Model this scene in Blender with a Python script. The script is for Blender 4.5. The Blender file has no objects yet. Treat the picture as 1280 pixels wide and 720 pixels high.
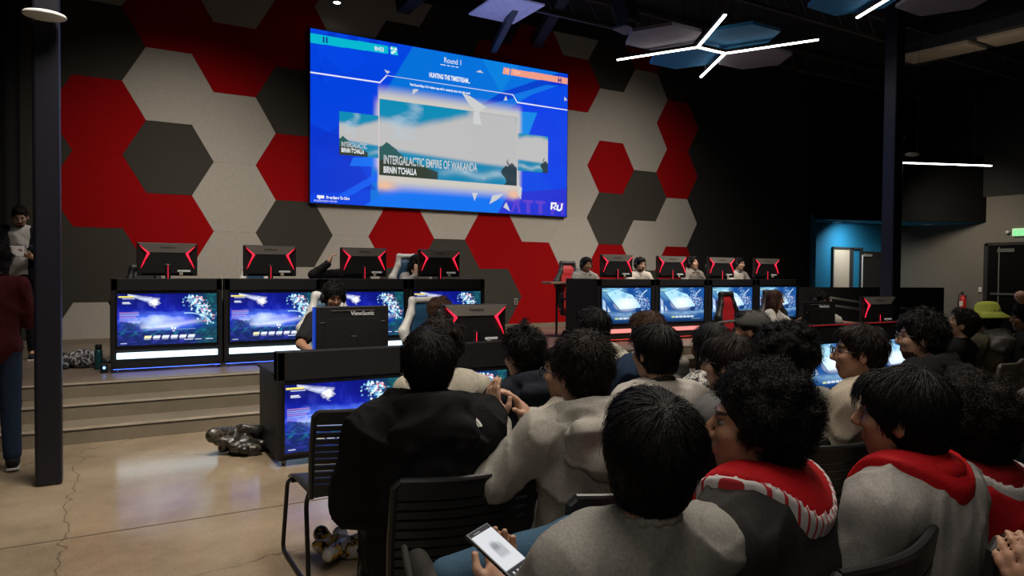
import bpy, math, random
import numpy as np
from mathutils import Vector, Matrix, Euler

PI = math.pi
col = bpy.context.scene.collection
random.seed(7)
rng = np.random.default_rng(7)

# ------------------------------------------------------------------ materials
def _nt(name):
    m = bpy.data.materials.new(name); m.use_nodes = True
    nt = m.node_tree
    return m, nt, nt.nodes['Principled BSDF']

def mat(name, colr, rough=.6, metal=0., bump=0., bscale=60., var=0., vscale=8., stretch=(1, 1, 1), spec=.5, emit=None, estr=0., detail=4., coat=0.):
    m, nt, b = _nt(name)
    b.inputs['Base Color'].default_value = (*colr, 1)
    b.inputs['Roughness'].default_value = rough
    b.inputs['Metallic'].default_value = metal
    b.inputs['Specular IOR Level'].default_value = spec
    if coat: b.inputs['Coat Weight'].default_value = coat; b.inputs['Coat Roughness'].default_value = .1
    if emit:
        b.inputs['Emission Color'].default_value = (*emit, 1)
        b.inputs['Emission Strength'].default_value = estr
    tc = nt.nodes.new('ShaderNodeTexCoord'); mp = nt.nodes.new('ShaderNodeMapping')
    mp.inputs['Scale'].default_value = stretch
    nt.links.new(tc.outputs['Object'], mp.inputs['Vector'])
    n = nt.nodes.new('ShaderNodeTexNoise'); n.inputs['Scale'].default_value = vscale; n.inputs['Detail'].default_value = detail
    nt.links.new(mp.outputs[0], n.inputs['Vector'])
    v = max(var, .02)
    r = nt.nodes.new('ShaderNodeValToRGB')
    r.color_ramp.elements[0].position = .3; r.color_ramp.elements[1].position = .7
    r.color_ramp.elements[0].color = (*[c * (1 - v) for c in colr], 1)
    r.color_ramp.elements[1].color = (*[min(1, c * (1 + v)) for c in colr], 1)
    nt.links.new(n.outputs['Fac'], r.inputs['Fac']); nt.links.new(r.outputs['Color'], b.inputs['Base Color'])
    if bump:
        bdist = .0012 if bscale >= 150 else .004
        n2 = nt.nodes.new('ShaderNodeTexNoise'); n2.inputs['Scale'].default_value = bscale; n2.inputs['Detail'].default_value = 3
        nt.links.new(mp.outputs[0], n2.inputs['Vector'])
        bp = nt.nodes.new('ShaderNodeBump'); bp.inputs['Strength'].default_value = bump; bp.inputs['Distance'].default_value = bdist
        nt.links.new(n2.outputs['Fac'], bp.inputs['Height']); nt.links.new(bp.outputs[0], b.inputs['Normal'])
    return m

def emis(name, colr, s):
    m, nt, b = _nt(name)
    b.inputs['Base Color'].default_value = (0, 0, 0, 1)
    b.inputs['Emission Color'].default_value = (*colr, 1); b.inputs['Emission Strength'].default_value = s
    return m

def attr_screen(name, s):
    m, nt, b = _nt(name)
    a = nt.nodes.new('ShaderNodeAttribute'); a.attribute_name = 'paint'
    b.inputs['Base Color'].default_value = (0, 0, 0, 1); b.inputs['Roughness'].default_value = .5; b.inputs['Specular IOR Level'].default_value = .12
    nt.links.new(a.outputs['Color'], b.inputs['Emission Color']); b.inputs['Emission Strength'].default_value = s
    return m

def floor_mat(name, c1, c2, rough=.28, cracks=True):
    m, nt, b = _nt(name)
    N = nt.nodes.new; L = nt.links.new
    tc = N('ShaderNodeTexCoord')
    n = N('ShaderNodeTexNoise'); n.inputs['Scale'].default_value = 1.3; n.inputs['Detail'].default_value = 9; n.inputs['Roughness'].default_value = .65
    L(tc.outputs['Object'], n.inputs['Vector'])
    r = N('ShaderNodeValToRGB'); r.color_ramp.elements[0].position = .32; r.color_ramp.elements[1].position = .7
    r.color_ramp.elements[0].color = (*c1, 1); r.color_ramp.elements[1].color = (*c2, 1)
    L(n.outputs['Fac'], r.inputs['Fac'])
    n3 = N('ShaderNodeTexNoise'); n3.inputs['Scale'].default_value = 60; n3.inputs['Detail'].default_value = 2
    L(tc.outputs['Object'], n3.inputs['Vector'])
    mx = N('ShaderNodeMix'); mx.data_type = 'RGBA'; mx.blend_type = 'MULTIPLY'; mx.inputs[0].default_value = .35
    L(r.outputs[0], mx.inputs[6]); L(n3.outputs['Fac'], mx.inputs[7])
    out = mx.outputs[2]
    if cracks:
        v = N('ShaderNodeTexVoronoi'); v.feature = 'DISTANCE_TO_EDGE'; v.inputs['Scale'].default_value = .55
        nd = N('ShaderNodeTexNoise'); nd.inputs['Scale'].default_value = 3; nd.inputs['Detail'].default_value = 6
        L(tc.outputs['Object'], nd.inputs['Vector'])
        ad = N('ShaderNodeMix'); ad.data_type = 'RGBA'; ad.inputs[0].default_value = .18
        L(tc.outputs['Object'], ad.inputs[6]); L(nd.outputs['Color'], ad.inputs[7]); L(ad.outputs[2], v.inputs['Vector'])
        lt = N('ShaderNodeMath'); lt.operation = 'LESS_THAN'; lt.inputs[1].default_value = .0022; L(v.outputs['Distance'], lt.inputs[0])
        m2 = N('ShaderNodeMath'); m2.operation = 'MULTIPLY'; m2.inputs[1].default_value = .45; L(lt.outputs[0], m2.inputs[0])
        mc = N('ShaderNodeMix'); mc.data_type = 'RGBA'; L(m2.outputs[0], mc.inputs[0]); L(out, mc.inputs[6]); mc.inputs[7].default_value = (.05, .04, .03, 1)
        out = mc.outputs[2]
    L(out, b.inputs['Base Color'])
    rr = N('ShaderNodeMapRange'); rr.inputs[3].default_value = rough * .7; rr.inputs[4].default_value = rough * 1.5
    L(n.outputs['Fac'], rr.inputs[0]); L(rr.outputs[0], b.inputs['Roughness'])
    return m

def stripe_mat(name, c1, c2, scale, axis='Z', thr=.5, rough=.8):
    m, nt, b = _nt(name)
    N = nt.nodes.new; L = nt.links.new
    tc = N('ShaderNodeTexCoord'); w = N('ShaderNodeTexWave'); w.bands_direction = axis; w.inputs['Scale'].default_value = scale
    L(tc.outputs['Object'], w.inputs['Vector'])
    r = N('ShaderNodeValToRGB'); r.color_ramp.interpolation = 'CONSTANT'
    r.color_ramp.elements[0].color = (*c1, 1); r.color_ramp.elements[1].position = thr; r.color_ramp.elements[1].color = (*c2, 1)
    L(w.outputs['Fac'], r.inputs['Fac']); L(r.outputs[0], b.inputs['Base Color']); b.inputs['Roughness'].default_value = rough
    return m

def patch_mat(name, cols, scale, rough=.85):
    """blotchy cloth: several colours in voronoi cells"""
    m, nt, b = _nt(name)
    N = nt.nodes.new; L = nt.links.new
    tc = N('ShaderNodeTexCoord'); n = N('ShaderNodeTexNoise'); n.inputs['Scale'].default_value = scale; n.inputs['Detail'].default_value = 2
    L(tc.outputs['Object'], n.inputs['Vector'])
    r = N('ShaderNodeValToRGB'); r.color_ramp.interpolation = 'CONSTANT'
    e = r.color_ramp.elements
    e[0].color = (*cols[0], 1); e[1].position = .44; e[1].color = (*cols[1], 1)
    for i, c in enumerate(cols[2:]):
        q = e.new(.5 + .06 * i); q.color = (*c, 1)
    L(n.outputs['Fac'], r.inputs['Fac']); L(r.outputs[0], b.inputs['Base Color']); b.inputs['Roughness'].default_value = rough
    return m

# ------------------------------------------------------------------ mesh helpers
class MB:
    def __init__(s): s.v = []; s.f = []; s.mi = []
    def add(s, vs, fs, mi=0, M=None):
        o = len(s.v)
        for p in vs:
            p = Vector(p)
            if M is not None: p = M @ p
            s.v.append(tuple(p))
        for f in fs: s.f.append(tuple(i + o for i in f)); s.mi.append(mi)
        return s
    def box(s, c, d, mi=0, M=None, bev=0., rot=None):
        x, y, z = d[0] / 2, d[1] / 2, d[2] / 2
        T = Matrix.Translation(c)
        if rot is not None: T = T @ Euler(rot).to_matrix().to_4x4()
        if M is not None: T = M @ T
        b = min(bev, x * .99, y * .99, z * .99)
        if b <= 0:
            vs = [(i, j, k) for i in (-x, x) for j in (-y, y) for k in (-z, z)]
            fs = [(0, 1, 3, 2), (4, 6, 7, 5), (0, 4, 5, 1), (2, 3, 7, 6), (0, 2, 6, 4), (1, 5, 7, 3)]
            return s.add(vs, fs, mi, T)
        import bmesh
        bm = bmesh.new(); bmesh.ops.create_cube(bm, size=1)
        for v in bm.verts: v.co = Vector((v.co.x * d[0], v.co.y * d[1], v.co.z * d[2]))
        bmesh.ops.bevel(bm, geom=bm.edges[:], offset=b, segments=2, profile=.5, affect='EDGES')
        bm.verts.ensure_lookup_table()
        s.add([v.co.copy() for v in bm.verts], [[v.index for v in f.verts] for f in bm.faces], mi, T)
        bm.free(); return s
    def prism(s, pts, y0, y1, mi=0, M=None, plane='xz'):
        n = len(pts)
        def P(p, t): return {'xz': (p[0], t, p[1]), 'xy': (p[0], p[1], t), 'yz': (t, p[0], p[1])}[plane]
        vs = [P(p, y0) for p in pts] + [P(p, y1) for p in pts]
        fs = [tuple(range(n)), tuple(range(2 * n - 1, n - 1, -1))] + [(i, i + n, (i + 1) % n + n, (i + 1) % n) for i in range(n)]
        return s.add(vs, fs, mi, M)
    def tube(s, pts, r, n=10, mi=0, M=None, cap=True, r2=None):
        pts = [Vector(p) for p in pts]; o = []; N = len(pts)
        up = Vector((0, 0, 1)); rings = []
        prev = None
        for i, p in enumerate(pts):
            t = (pts[min(i + 1, N - 1)] - pts[max(i - 1, 0)]).normalized()
            if prev is None:
                a = t.cross(up)
                if a.length < 1e-3: a = t.cross(Vector((1, 0, 0)))
                a.normalize()
            else:
                a = (prev - t * prev.dot(t)).normalized()
            prev = a; b = t.cross(a)
            rr = r if r2 is None else r + (r2 - r) * i / max(1, N - 1)
            rings.append([p + (a * math.cos(2 * PI * k / n) + b * math.sin(2 * PI * k / n)) * rr for k in range(n)])
        vs = [v for R in rings for v in R]
        fs = [(i * n + k, (i + 1) * n + k, (i + 1) * n + (k + 1) % n, i * n + (k + 1) % n) for i in range(N - 1) for k in range(n)]
        if cap: fs += [tuple(range(n)), tuple(range(N * n - 1, (N - 1) * n - 1, -1))]
        return s.add(vs, fs, mi, M)
    def lathe(s, prof, c=(0, 0, 0), n=24, mi=0, M=None):
        vs = [(c[0] + r * math.cos(2 * PI * k / n), c[1] + r * math.sin(2 * PI * k / n), c[2] + z) for r, z in prof for k in range(n)]
        m = len(prof)
        fs = [(i * n + k, i * n + (k + 1) % n, (i + 1) * n + (k + 1) % n, (i + 1) * n + k) for i in range(m - 1) for k in range(n)]
        fs += [tuple(range(n - 1, -1, -1)), tuple(range((m - 1) * n, m * n))]
        return s.add(vs, fs, mi, M)
    def build(s, name, mats, parent=None, smooth=False):
        me = bpy.data.meshes.new(name); me.from_pydata(s.v, [], s.f)
        if not isinstance(mats, (list, tuple)): mats = [mats]
        for m in mats: me.materials.append(m)
        me.polygons.foreach_set('material_index', s.mi)
        if smooth: me.polygons.foreach_set('use_smooth', [True] * len(me.polygons))
        me.update()
        o = bpy.data.objects.new(name, me); col.objects.link(o)
        if parent is not None: o.parent = parent
        return o

def smooth_path(pts, r=.04, n=5):
    """polyline with rounded corners"""
    P = [Vector(p) for p in pts]; out = [P[0]]
    for i in range(1, len(P) - 1):
        a = (P[i - 1] - P[i]); b = (P[i + 1] - P[i]); q = min(r, a.length * .45, b.length * .45)
        a = P[i] + a.normalized() * q; b = P[i] + b.normalized() * q
        for k in range(n + 1):
            t = k / n; out.append(a * (1 - t) ** 2 + P[i] * 2 * t * (1 - t) + b * t * t)
    out.append(P[-1]); return out

def tag(o, label=None, cat=None, group=None, kind=None):
    if label: o['label'] = label
    if cat: o['category'] = cat
    if group: o['group'] = group
    if kind: o['kind'] = kind
    return o
def empty(name, loc=(0, 0, 0), rz=0.):
    o = bpy.data.objects.new(name, None); col.objects.link(o); o.location = loc; o.rotation_euler = (0, 0, rz); return o
def copy_tree(o, parent=None):
    c = o.copy(); col.objects.link(c)
    if parent is not None: c.parent = parent
    for ch in [x for x in bpy.data.objects if x.parent == o]: copy_tree(ch, c)
    return c
def text(body, size, M, material, parent, name='lettering', align='LEFT', xs=1., ext=.0, bold=0.):
    cu = bpy.data.curves.new(name, 'FONT'); cu.body = body; cu.size = size; cu.align_x = align; cu.extrude = ext; cu.offset = bold
    cu.materials.append(material)
    o = bpy.data.objects.new(name, cu); col.objects.link(o)
    if parent is not None: o.parent = parent
    me = bpy.data.meshes.new_from_object(o); bpy.data.objects.remove(o)
    o = bpy.data.objects.new(name, me); col.objects.link(o)
    if parent is not None: o.parent = parent
    o.matrix_local = M @ Matrix.Diagonal((xs, 1, 1, 1)); return o

# ------------------------------------------------------------------ implicit surfaces (smooth bodies)
def Rm(x=0, y=0, z=0): return np.array(Euler((math.radians(x), math.radians(y), math.radians(z)), 'XYZ').to_matrix())
I3 = np.eye(3)
def A(*p): return np.array(p, float)

def sines(P, freq, seed, n=6):
    g = np.random.default_rng(seed); out = 0
    for i in range(n):
        d = g.normal(size=3); d /= np.linalg.norm(d)
        out = out + np.sin(freq * (.7 + .6 * g.random()) * (P[0] * d[0] + P[1] * d[1] + P[2] * d[2]) + g.random() * 6.28)
    return out / n

def prim_dist(pr, X, Y, Z):
    t = pr[0]
    if t == 'c':
        _, a, b, ra, rb = pr[:5]
        d = b - a; L = max(d @ d, 1e-9)
        h = np.clip(((X - a[0]) * d[0] + (Y - a[1]) * d[1] + (Z - a[2]) * d[2]) / L, 0, 1)
        return np.sqrt((X - a[0] - h * d[0]) ** 2 + (Y - a[1] - h * d[1]) ** 2 + (Z - a[2] - h * d[2]) ** 2) - (ra + (rb - ra) * h)
    _, c, r, R = pr[:4]
    x, y, z = X - c[0], Y - c[1], Z - c[2]
    u = R[0, 0] * x + R[1, 0] * y + R[2, 0] * z; v = R[0, 1] * x + R[1, 1] * y + R[2, 1] * z; w = R[0, 2] * x + R[1, 2] * y + R[2, 2] * z
    if t == 'e':
        k0 = np.sqrt((u / r[0]) ** 2 + (v / r[1]) ** 2 + (w / r[2]) ** 2) + 1e-9
        k1 = np.sqrt((u / r[0] ** 2) ** 2 + (v / r[1] ** 2) ** 2 + (w / r[2] ** 2) ** 2) + 1e-9
        return k0 * (k0 - 1) / k1
    rd = pr[4]
    qx, qy, qz = np.abs(u) - r[0] + rd, np.abs(v) - r[1] + rd, np.abs(w) - r[2] + rd
    return np.sqrt(np.maximum(qx, 0) ** 2 + np.maximum(qy, 0) ** 2 + np.maximum(qz, 0) ** 2) + np.minimum(np.maximum(qx, np.maximum(qy, qz)), 0) - rd

def bounds(pr):
    if pr[0] == 'c':
        m = max(pr[3], pr[4]); return np.minimum(pr[1], pr[2]) - m, np.maximum(pr[1], pr[2]) + m
    m = np.linalg.norm(pr[2]) if pr[0] == 'b' else max(pr[2]); return pr[1] - m, pr[1] + m

EDG = [(0, 1), (2, 3), (4, 5), (6, 7), (0, 2), (1, 3), (4, 6), (5, 7), (0, 4), (1, 5), (2, 6), (3, 7)]
def sdf_mesh(prims, res, k=.02, subs=(), noise=None, ksub=.008, keep=None):
    """smooth union of the prims, minus subs -> (verts, quads)"""
    lo = np.min([bounds(p)[0] for p in prims], 0) - 3 * res - .012; hi = np.max([bounds(p)[1] for p in prims], 0) + 3 * res + .012
    n = np.ceil((hi - lo) / res).astype(int) + 1
    F = np.full(n, 1., np.float32)
    ax = [lo[i] + res * np.arange(n[i]) for i in range(3)]
    def block(pr, pad):
        a, b = bounds(pr); i0 = np.clip(np.floor((a - pad - lo) / res).astype(int), 0, n - 1); i1 = np.clip(np.ceil((b + pad - lo) / res).astype(int) + 1, 1, n)
        return i0, i1
    def grid(i0, i1):
        return ax[0][i0[0]:i1[0], None, None], ax[1][None, i0[1]:i1[1], None], ax[2][None, None, i0[2]:i1[2]]
    for pr in prims:
        kk = pr[5] if len(pr) > 5 else k
        i0, i1 = block(pr, kk + 3 * res + .012)
        if (i1 <= i0).any(): continue
        X, Y, Z = grid(i0, i1); d = prim_dist(pr, X, Y, Z)
        S = F[i0[0]:i1[0], i0[1]:i1[1], i0[2]:i1[2]]
        h = np.clip(.5 + .5 * (S - d) / kk, 0, 1)
        S[...] = S * (1 - h) + d * h - kk * h * (1 - h)
    for pr in subs:
        i0, i1 = block(pr, .01)
        if (i1 <= i0).any(): continue
        X, Y, Z = grid(i0, i1); d = -prim_dist(pr, X, Y, Z)
        S = F[i0[0]:i1[0], i0[1]:i1[1], i0[2]:i1[2]]
        h = np.clip(.5 - .5 * (S - d) / ksub, 0, 1)
        S[...] = S * (1 - h) + d * h + ksub * h * (1 - h)
    if noise is not None:
        m = np.abs(F) < .05
        ii = np.nonzero(m)
        P = np.stack([ax[q][ii[q]] for q in range(3)])
        F[ii] += noise(P)
    if keep is not None:
        ii = np.nonzero(np.abs(F) < .06); P = np.stack([ax[q][ii[q]] for q in range(3)]); F[ii] = np.maximum(F[ii], keep(P))
        F[F < -.05] = .05
    s = F < 0
    c = [s[i:n[0] - 1 + i, j:n[1] - 1 + j, l:n[2] - 1 + l] for i in (0, 1) for j in (0, 1) for l in (0, 1)]
    cnt = sum(q.astype(np.int8) for q in c)
    act = (cnt > 0) & (cnt < 8)
    ids = np.full(act.shape, -1, np.int32); I = np.argwhere(act); ids[act] = np.arange(len(I))
    offs = np.array([(i, j, l) for i in (0, 1) for j in (0, 1) for l in (0, 1)])
    val = np.stack([F[I[:, 0] + o[0], I[:, 1] + o[1], I[:, 2] + o[2]] for o in offs], 1)
    acc = np.zeros((len(I), 3)); w = np.zeros(len(I))
    for a, b in EDG:
        va, vb = val[:, a], val[:, b]; m = (va < 0) != (vb < 0)
        t = np.where(m, va / np.where(m, va - vb, 1), 0)
        p = offs[a] + t[:, None] * (offs[b] - offs[a]); acc += p * m[:, None]; w += m
    V = lo + res * (I + acc / w[:, None])
    quads = []
    for d in range(3):
        e1, e2 = [(1, 2), (2, 0), (0, 1)][d]
        sl0 = [slice(None)] * 3; sl1 = [slice(None)] * 3; sl0[d] = slice(0, -1); sl1[d] = slice(1, None)
        a = s[tuple(sl0)]; b = s[tuple(sl1)]; cr = a != b
        E = np.argwhere(cr); E = E[(E[:, e1] > 0) & (E[:, e2] > 0) & (E[:, e1] < n[e1] - 1) & (E[:, e2] < n[e2] - 1)]
        flip = a[E[:, 0], E[:, 1], E[:, 2]]
        def cid(o1, o2):
            q = E.copy(); q[:, e1] += o1; q[:, e2] += o2; return ids[q[:, 0], q[:, 1], q[:, 2]]
        q = np.stack([cid(-1, -1), cid(0, -1), cid(0, 0), cid(-1, 0)], 1)
        q[~flip] = q[~flip][:, ::-1]
        quads.append(q)
    Q = np.concatenate(quads); Q = Q[(Q >= 0).all(1)]
    return V, Q

def np_obj(name, V, Q, mats, parent=None, mi=None, smooth=True):
    me = bpy.data.meshes.new(name)
    me.vertices.add(len(V)); me.vertices.foreach_set('co', np.asarray(V, np.float32).ravel())
    me.loops.add(Q.size); me.loops.foreach_set('vertex_index', np.asarray(Q, np.int32).ravel())
    me.polygons.add(len(Q)); me.polygons.foreach_set('loop_start', np.arange(len(Q), dtype=np.int32) * Q.shape[1])
    try: me.polygons.foreach_set('loop_total', np.full(len(Q), Q.shape[1], np.int32))
    except Exception: pass
    if not isinstance(mats, (list, tuple)): mats = [mats]
    for m in mats: me.materials.append(m)
    if mi is not None: me.polygons.foreach_set('material_index', np.asarray(mi, np.int32))
    if smooth: me.polygons.foreach_set('use_smooth', np.ones(len(Q), bool))
    me.update(calc_edges=True); me.validate()
    o = bpy.data.objects.new(name, me); col.objects.link(o)
    if parent is not None: o.parent = parent
    return o
def sdf_obj(name, prims, res, mats, parent=None, k=.02, subs=(), noise=None, keep=None):
    V, Q = sdf_mesh(prims, res, k, subs, noise, keep=keep); return np_obj(name, V, Q, mats, parent)

def hair_obj(name, prims, res, mats, parent, k, subs, noise, H, style, count, width, seed=1):
    """hair volume plus a coat of fine strands following its surface, one mesh"""
    V, Q = sdf_mesh(prims, res, k, subs, noise)
    g = np.random.default_rng(seed)
    a, b, c_, d_ = (V[Q[:, i]] for i in range(4)); fn = np.cross(c_ - a, d_ - b); fn /= np.linalg.norm(fn, axis=1)[:, None] + 1e-9
    N = np.zeros_like(V)
    for i in range(4): np.add.at(N, Q[:, i], fn)
    N /= np.linalg.norm(N, axis=1)[:, None] + 1e-9
    cen = H(0, -.015, .02); up = H(0, 0, 1) - H(0, 0, 0); fwd = H(0, 1, 0) - H(0, 0, 0)
    crown = H(0, -.045, .125)
    ok = np.nonzero(((V - cen) * N).sum(1) > 0)[0]
    Lh = V - cen; fr_ = Lh @ fwd; uu = Lh @ up
    ok = ok[~((fr_[ok] > .05) & (uu[ok] < .05))]
    idx = g.choice(ok, count); P = V[idx] + g.normal(size=(count, 3)) * res * .4; n = N[idx]
    if style == 'curly':
        m = 9; ax_ = n + g.normal(size=n.shape) * .45; ax_ /= np.linalg.norm(ax_, axis=1)[:, None]
        e1 = np.cross(ax_, g.normal(size=n.shape)); e1 /= np.linalg.norm(e1, axis=1)[:, None]; e2 = np.cross(ax_, e1)
        L = .012 + .020 * g.random((count, 1)); rr = .003 + .005 * g.random((count, 1)); tn = 1.2 + 1.5 * g.random((count, 1)); ph = g.random((count, 1)) * 6.28
        pts = []
        for i in range(m + 1):
            t = i / m; an = ph + tn * 6.28 * t; pts.append(P - ax_ * .006 + ax_ * L * t + (e1 * np.cos(an) + e2 * np.sin(an)) * rr)
    else:
        m = 5; lift = {'short': .003, 'bowl': .003, 'messy': .010, 'fade': .0015, 'long': .003, 'braids': .003}[style]
        L = {'short': .030, 'bowl': .05, 'messy': .040, 'fade': .010, 'long': .09, 'braids': .05}[style] * (.6 + .8 * g.random((count, 1)))
        base = (P - crown) * .9; base /= np.linalg.norm(base, axis=1)[:, None] + 1e-9
        base = base - up * ({'long': 1.4, 'braids': 1.6, 'bowl': .8, 'short': .35, 'messy': .1, 'fade': .3}[style]) + g.normal(size=base.shape) * {'messy': .42, 'short': .25, 'bowl': .12, 'fade': .3, 'long': .1, 'braids': .06}[style]
        cl = np.stack([np.sin(P[:, 0] * 95 + P[:, 2] * 40), np.sin(P[:, 1] * 88 + 1), np.sin(P[:, 2] * 80 + P[:, 0] * 50)], 1) * {'messy': .5, 'short': .25, 'bowl': .14, 'fade': .1, 'long': .15, 'braids': .05}[style]
        base = base + cl; base -= n * (base * n).sum(1)[:, None]; base /= np.linalg.norm(base, axis=1)[:, None] + 1e-9
        R0 = np.linalg.norm(P - cen, axis=1)[:, None]; pts = []; q = P.copy()
        lf = lift * (.3 + 1.4 * g.random((count, 1)))
        for i in range(m + 1):
            t = i / m; pts.append(q + n * lf * math.sin(t * 2.2) * 1.0)
            q = q + base * L / m
            if style not in ('long', 'braids'):
                dn = q - cen; r = np.linalg.norm(dn, axis=1)[:, None]; q = cen + dn / r * (r * .35 + (R0 + .001) * .65)
    pts = np.stack(pts, 1)
    tg = np.gradient(pts, axis=1); wv = np.cross(tg, n[:, None, :] + g.normal(size=(count, 1, 3)) * .5); wv /= np.linalg.norm(wv, axis=2)[..., None] + 1e-9
    taper = (np.linspace(1, .25, m + 1) ** .7)[None, :, None] * width * .5
    SV = np.stack([pts - wv * taper, pts + wv * taper], 2).reshape(-1, 3)
    o0 = len(V) + np.arange(count)[:, None] * (m + 1) * 2 + np.arange(m)[None, :] * 2; o0 = o0.ravel()
    SQ = np.stack([o0, o0 + 1, o0 + 3, o0 + 2], 1)
    return np_obj(name, np.concatenate([V, SV]), np.concatenate([Q, SQ]), mats, parent)
# ------------------------------------------------------------------ room
STG = .42           # stage height
WY = 11.88          # face of the back wall
CEIL = 6.6
M = {}
M['black_paint'] = mat('black_paint', (.012, .012, .012), .8, var=.1)
M['black_ceiling'] = mat('black_ceiling', (.011, .011, .012), .9, var=.3)
M['steel_dark'] = mat('steel_dark', (.009, .009, .016), .4, .2)
M['floor'] = floor_mat('polished_concrete', (.25, .19, .125), (.42, .335, .23), .13)
M['stage'] = floor_mat('stage_concrete', (.17, .135, .105), (.27, .215, .165), .32, False)
M['riser'] = floor_mat('riser_concrete', (.17, .142, .098), (.27, .225, .16), .6, False)
M['nosing'] = mat('nosing', (.42, .36, .28), .6, var=.2, vscale=5)
M['grey_wall'] = mat('grey_wall', (.135, .122, .105), .8, var=.05, bump=.2, bscale=120)
M['blue_paint'] = mat('blue_paint', (.014, .16, .29), .7, spec=.2)
def felt(name, c): return mat(name, c, .95, bump=.6, bscale=220, var=.09, vscale=55, detail=5, spec=.1)
M['felt_light'] = felt('felt_light', (.375, .352, .315))
M['felt_red'] = felt('felt_red', (.27, .0025, .004))
M['felt_dark'] = felt('felt_dark', (.047, .043, .037))

def struct(o, **k): o['kind'] = 'structure'; return o
struct(MB().box((7, 1.4, -.1), (30, 12.85, .2)).build('floor', M['floor']))
# right lobby floor
struct(MB().box((18.9, 10.2, -.1), (6.2, 4.75, .2)).build('floor', M['floor']))
# control joints in the floor
j = MB()
for x in (-.75, 4.0, 9.0): j.box((x, 2.0, .0012), (.008, 10, .002))
for y in (4.6, ): j.box((5, y, .0012), (18, .008, .002))
struct(j.build('trim_0', mat('joint', (.09, .075, .05), .8)))
# stage with three risers
st = MB()
RY = [7.05, 7.43, 7.80]
for i, y in enumerate(RY):
    z1 = .14 * (i + 1)
    st.box((6.3, (y + 12.2) / 2, z1 - .07), (19.0, 12.2 - y, .14), 1)
    st.box((6.3, y + .006, z1 - .008), (19.0, .018, .0165), 2)
    st.box((6.3, y - .002, z1 - .022), (19.0, .006, .005), 3)
o = struct(st.build('floor', [M['stage'], M['riser'], M['nosing'], M['black_paint']])); o.name = 'floor_stage'
struct(MB().box((6.3, (RY[2] + 12.2) / 2 + .02, STG + .002), (18.98, 12.2 - RY[2] - .03, .004)).build('floor_stage_top', M['stage']))
# walls
wb = struct(MB().box((6.45, WY + .15, 3.25), (18.9, .2, 6.9)).build('wall_back', M['black_paint']))
struct(MB().box((18.2, WY + .15, 4.75), (4.9, .2, 3.7)).build('wall_back_upper', mat('upper_black', (.004, .004, .004), .9, spec=.1)))
S = .6224
tiles = {(-2,-2):'D',(-2,-1):'D',(-2,0):'D',(-2,1):'D',(-2,2):'D',(-2,3):'D',
 (-1,-2):'L',(-1,-1):'D',(-1,0):'R',(-1,1):'R',(-1,2):'D',(-1,3):'L',
 (0,-1):'R',(0,0):'L',(0,1):'D',(0,2):'R',(0,3):'L',
 (1,-2):'L',(1,-1):'R',(1,0):'L',(1,1):'L',(1,2):'L',(1,3):'D',
 (2,-1):'R',(2,0):'D',(2,1):'R',(2,2):'D',(2,3):'L',
 (3,-2):'L',(3,-1):'R',(3,0):'L',(3,1):'L',(3,2):'L',(3,3):'R',
 (4,-1):'D',(4,0):'R',(4,1):'L',(4,2):'R',(4,3):'D',
 (5,-2):'D',(5,-1):'L',(5,0):'R',(5,1):'L',(5,2):'D',(5,3):'D',
 (6,-1):'R',(6,0):'D',(6,1):'L',(6,2):'R',(6,3):'D',
 (7,-2):'R',(7,-1):'D',(7,0):'L',(7,1):'L',(7,2):'R',(7,3):'R',
 (8,-1):'R',(8,0):'L',(8,1):'L',(8,2):'L',(8,3):'R',
 (9,-2):'D',(9,-1):'L',(9,0):'R',(9,1):'D',(9,2):'R',(9,3):'L',
 (10,-1):'L',(10,0):'L',(10,1):'D',(10,2):'L',(10,3):'D',
 (11,-2):'D',(11,-1):'R',(11,0):'R',(11,1):'L',(11,2):'R',(11,3):'D',
 (0,-2):'D',(2,-2):'R',(4,-2):'L',(6,-2):'D',(8,-2):'L',(10,-2):'R',(-2,4):'D',(0,4):'D'}
hx = MB(); Z0 = .485
def clip(pts, zc, keep_above):
    out = []
    for i in range(len(pts)):
        a, b = pts[i], pts[(i + 1) % len(pts)]
        ia, ib = (a[1] > zc) == keep_above, (b[1] > zc) == keep_above
        if ia: out.append(a)
        if ia != ib:
            t = (zc - a[1]) / (b[1] - a[1]); out.append((a[0] + t * (b[0] - a[0]), zc))
    return out
g = .9988
for (k, jj), c in tiles.items():
    cx = (1.5 * k + 1.507) * S; cz = 1.5 + (4.413 - (jj * 3 ** .5 + (3 ** .5 / 2 if k % 2 else 0))) * S
    pts = [(cx + S * g * math.cos(a * PI / 3), cz + S * g * math.sin(a * PI / 3)) for a in range(6)]
    pts = clip(pts, Z0, True)
    if len(pts) > 2: pts = clip(pts, 6.33, False)
    if len(pts) > 2: hx.prism(pts, WY + .05, WY - (.0 if c != 'D' else .004), {'L': 0, 'R': 1, 'D': 2}[c])
hp = hx.build('hexagon_panels', [M['felt_light'], M['felt_red'], M['felt_dark']], wb)
hp['label'] = 'interlocking red, light grey and charcoal felt hexagon panels'
struct(MB().box((6.2, WY - .03, STG + .033), (19, .16, .066)).build('baseboard_back', M['riser']))
struct(MB().box((6.45, WY + .02, 6.45), (30, .18, .3)).build('trim_1', M['black_paint']))
# left end: wall and black curtain
struct(MB().box((-3.1, 4, 3.2), (.2, 18, 6.8)).build('wall_left', M['black_paint']))
cb = MB(); pts = []
for i in range(61):
    x = -2.95 + i * .034; pts.append((x, WY - .12 + .03 * math.sin(i * 1.1)))
vs = [(x, y, z) for z in (STG + .02, 6.3) for x, y in pts]; fs = [(i, i + 1, i + 62, i + 61) for i in range(60)]
cb.add(vs, fs)
tag(cb.build('stage_curtain', mat('curtain', (.007, .007, .008), .95), smooth=True), 'black stage curtain at the left end of the hexagon wall', 'curtain')
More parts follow.
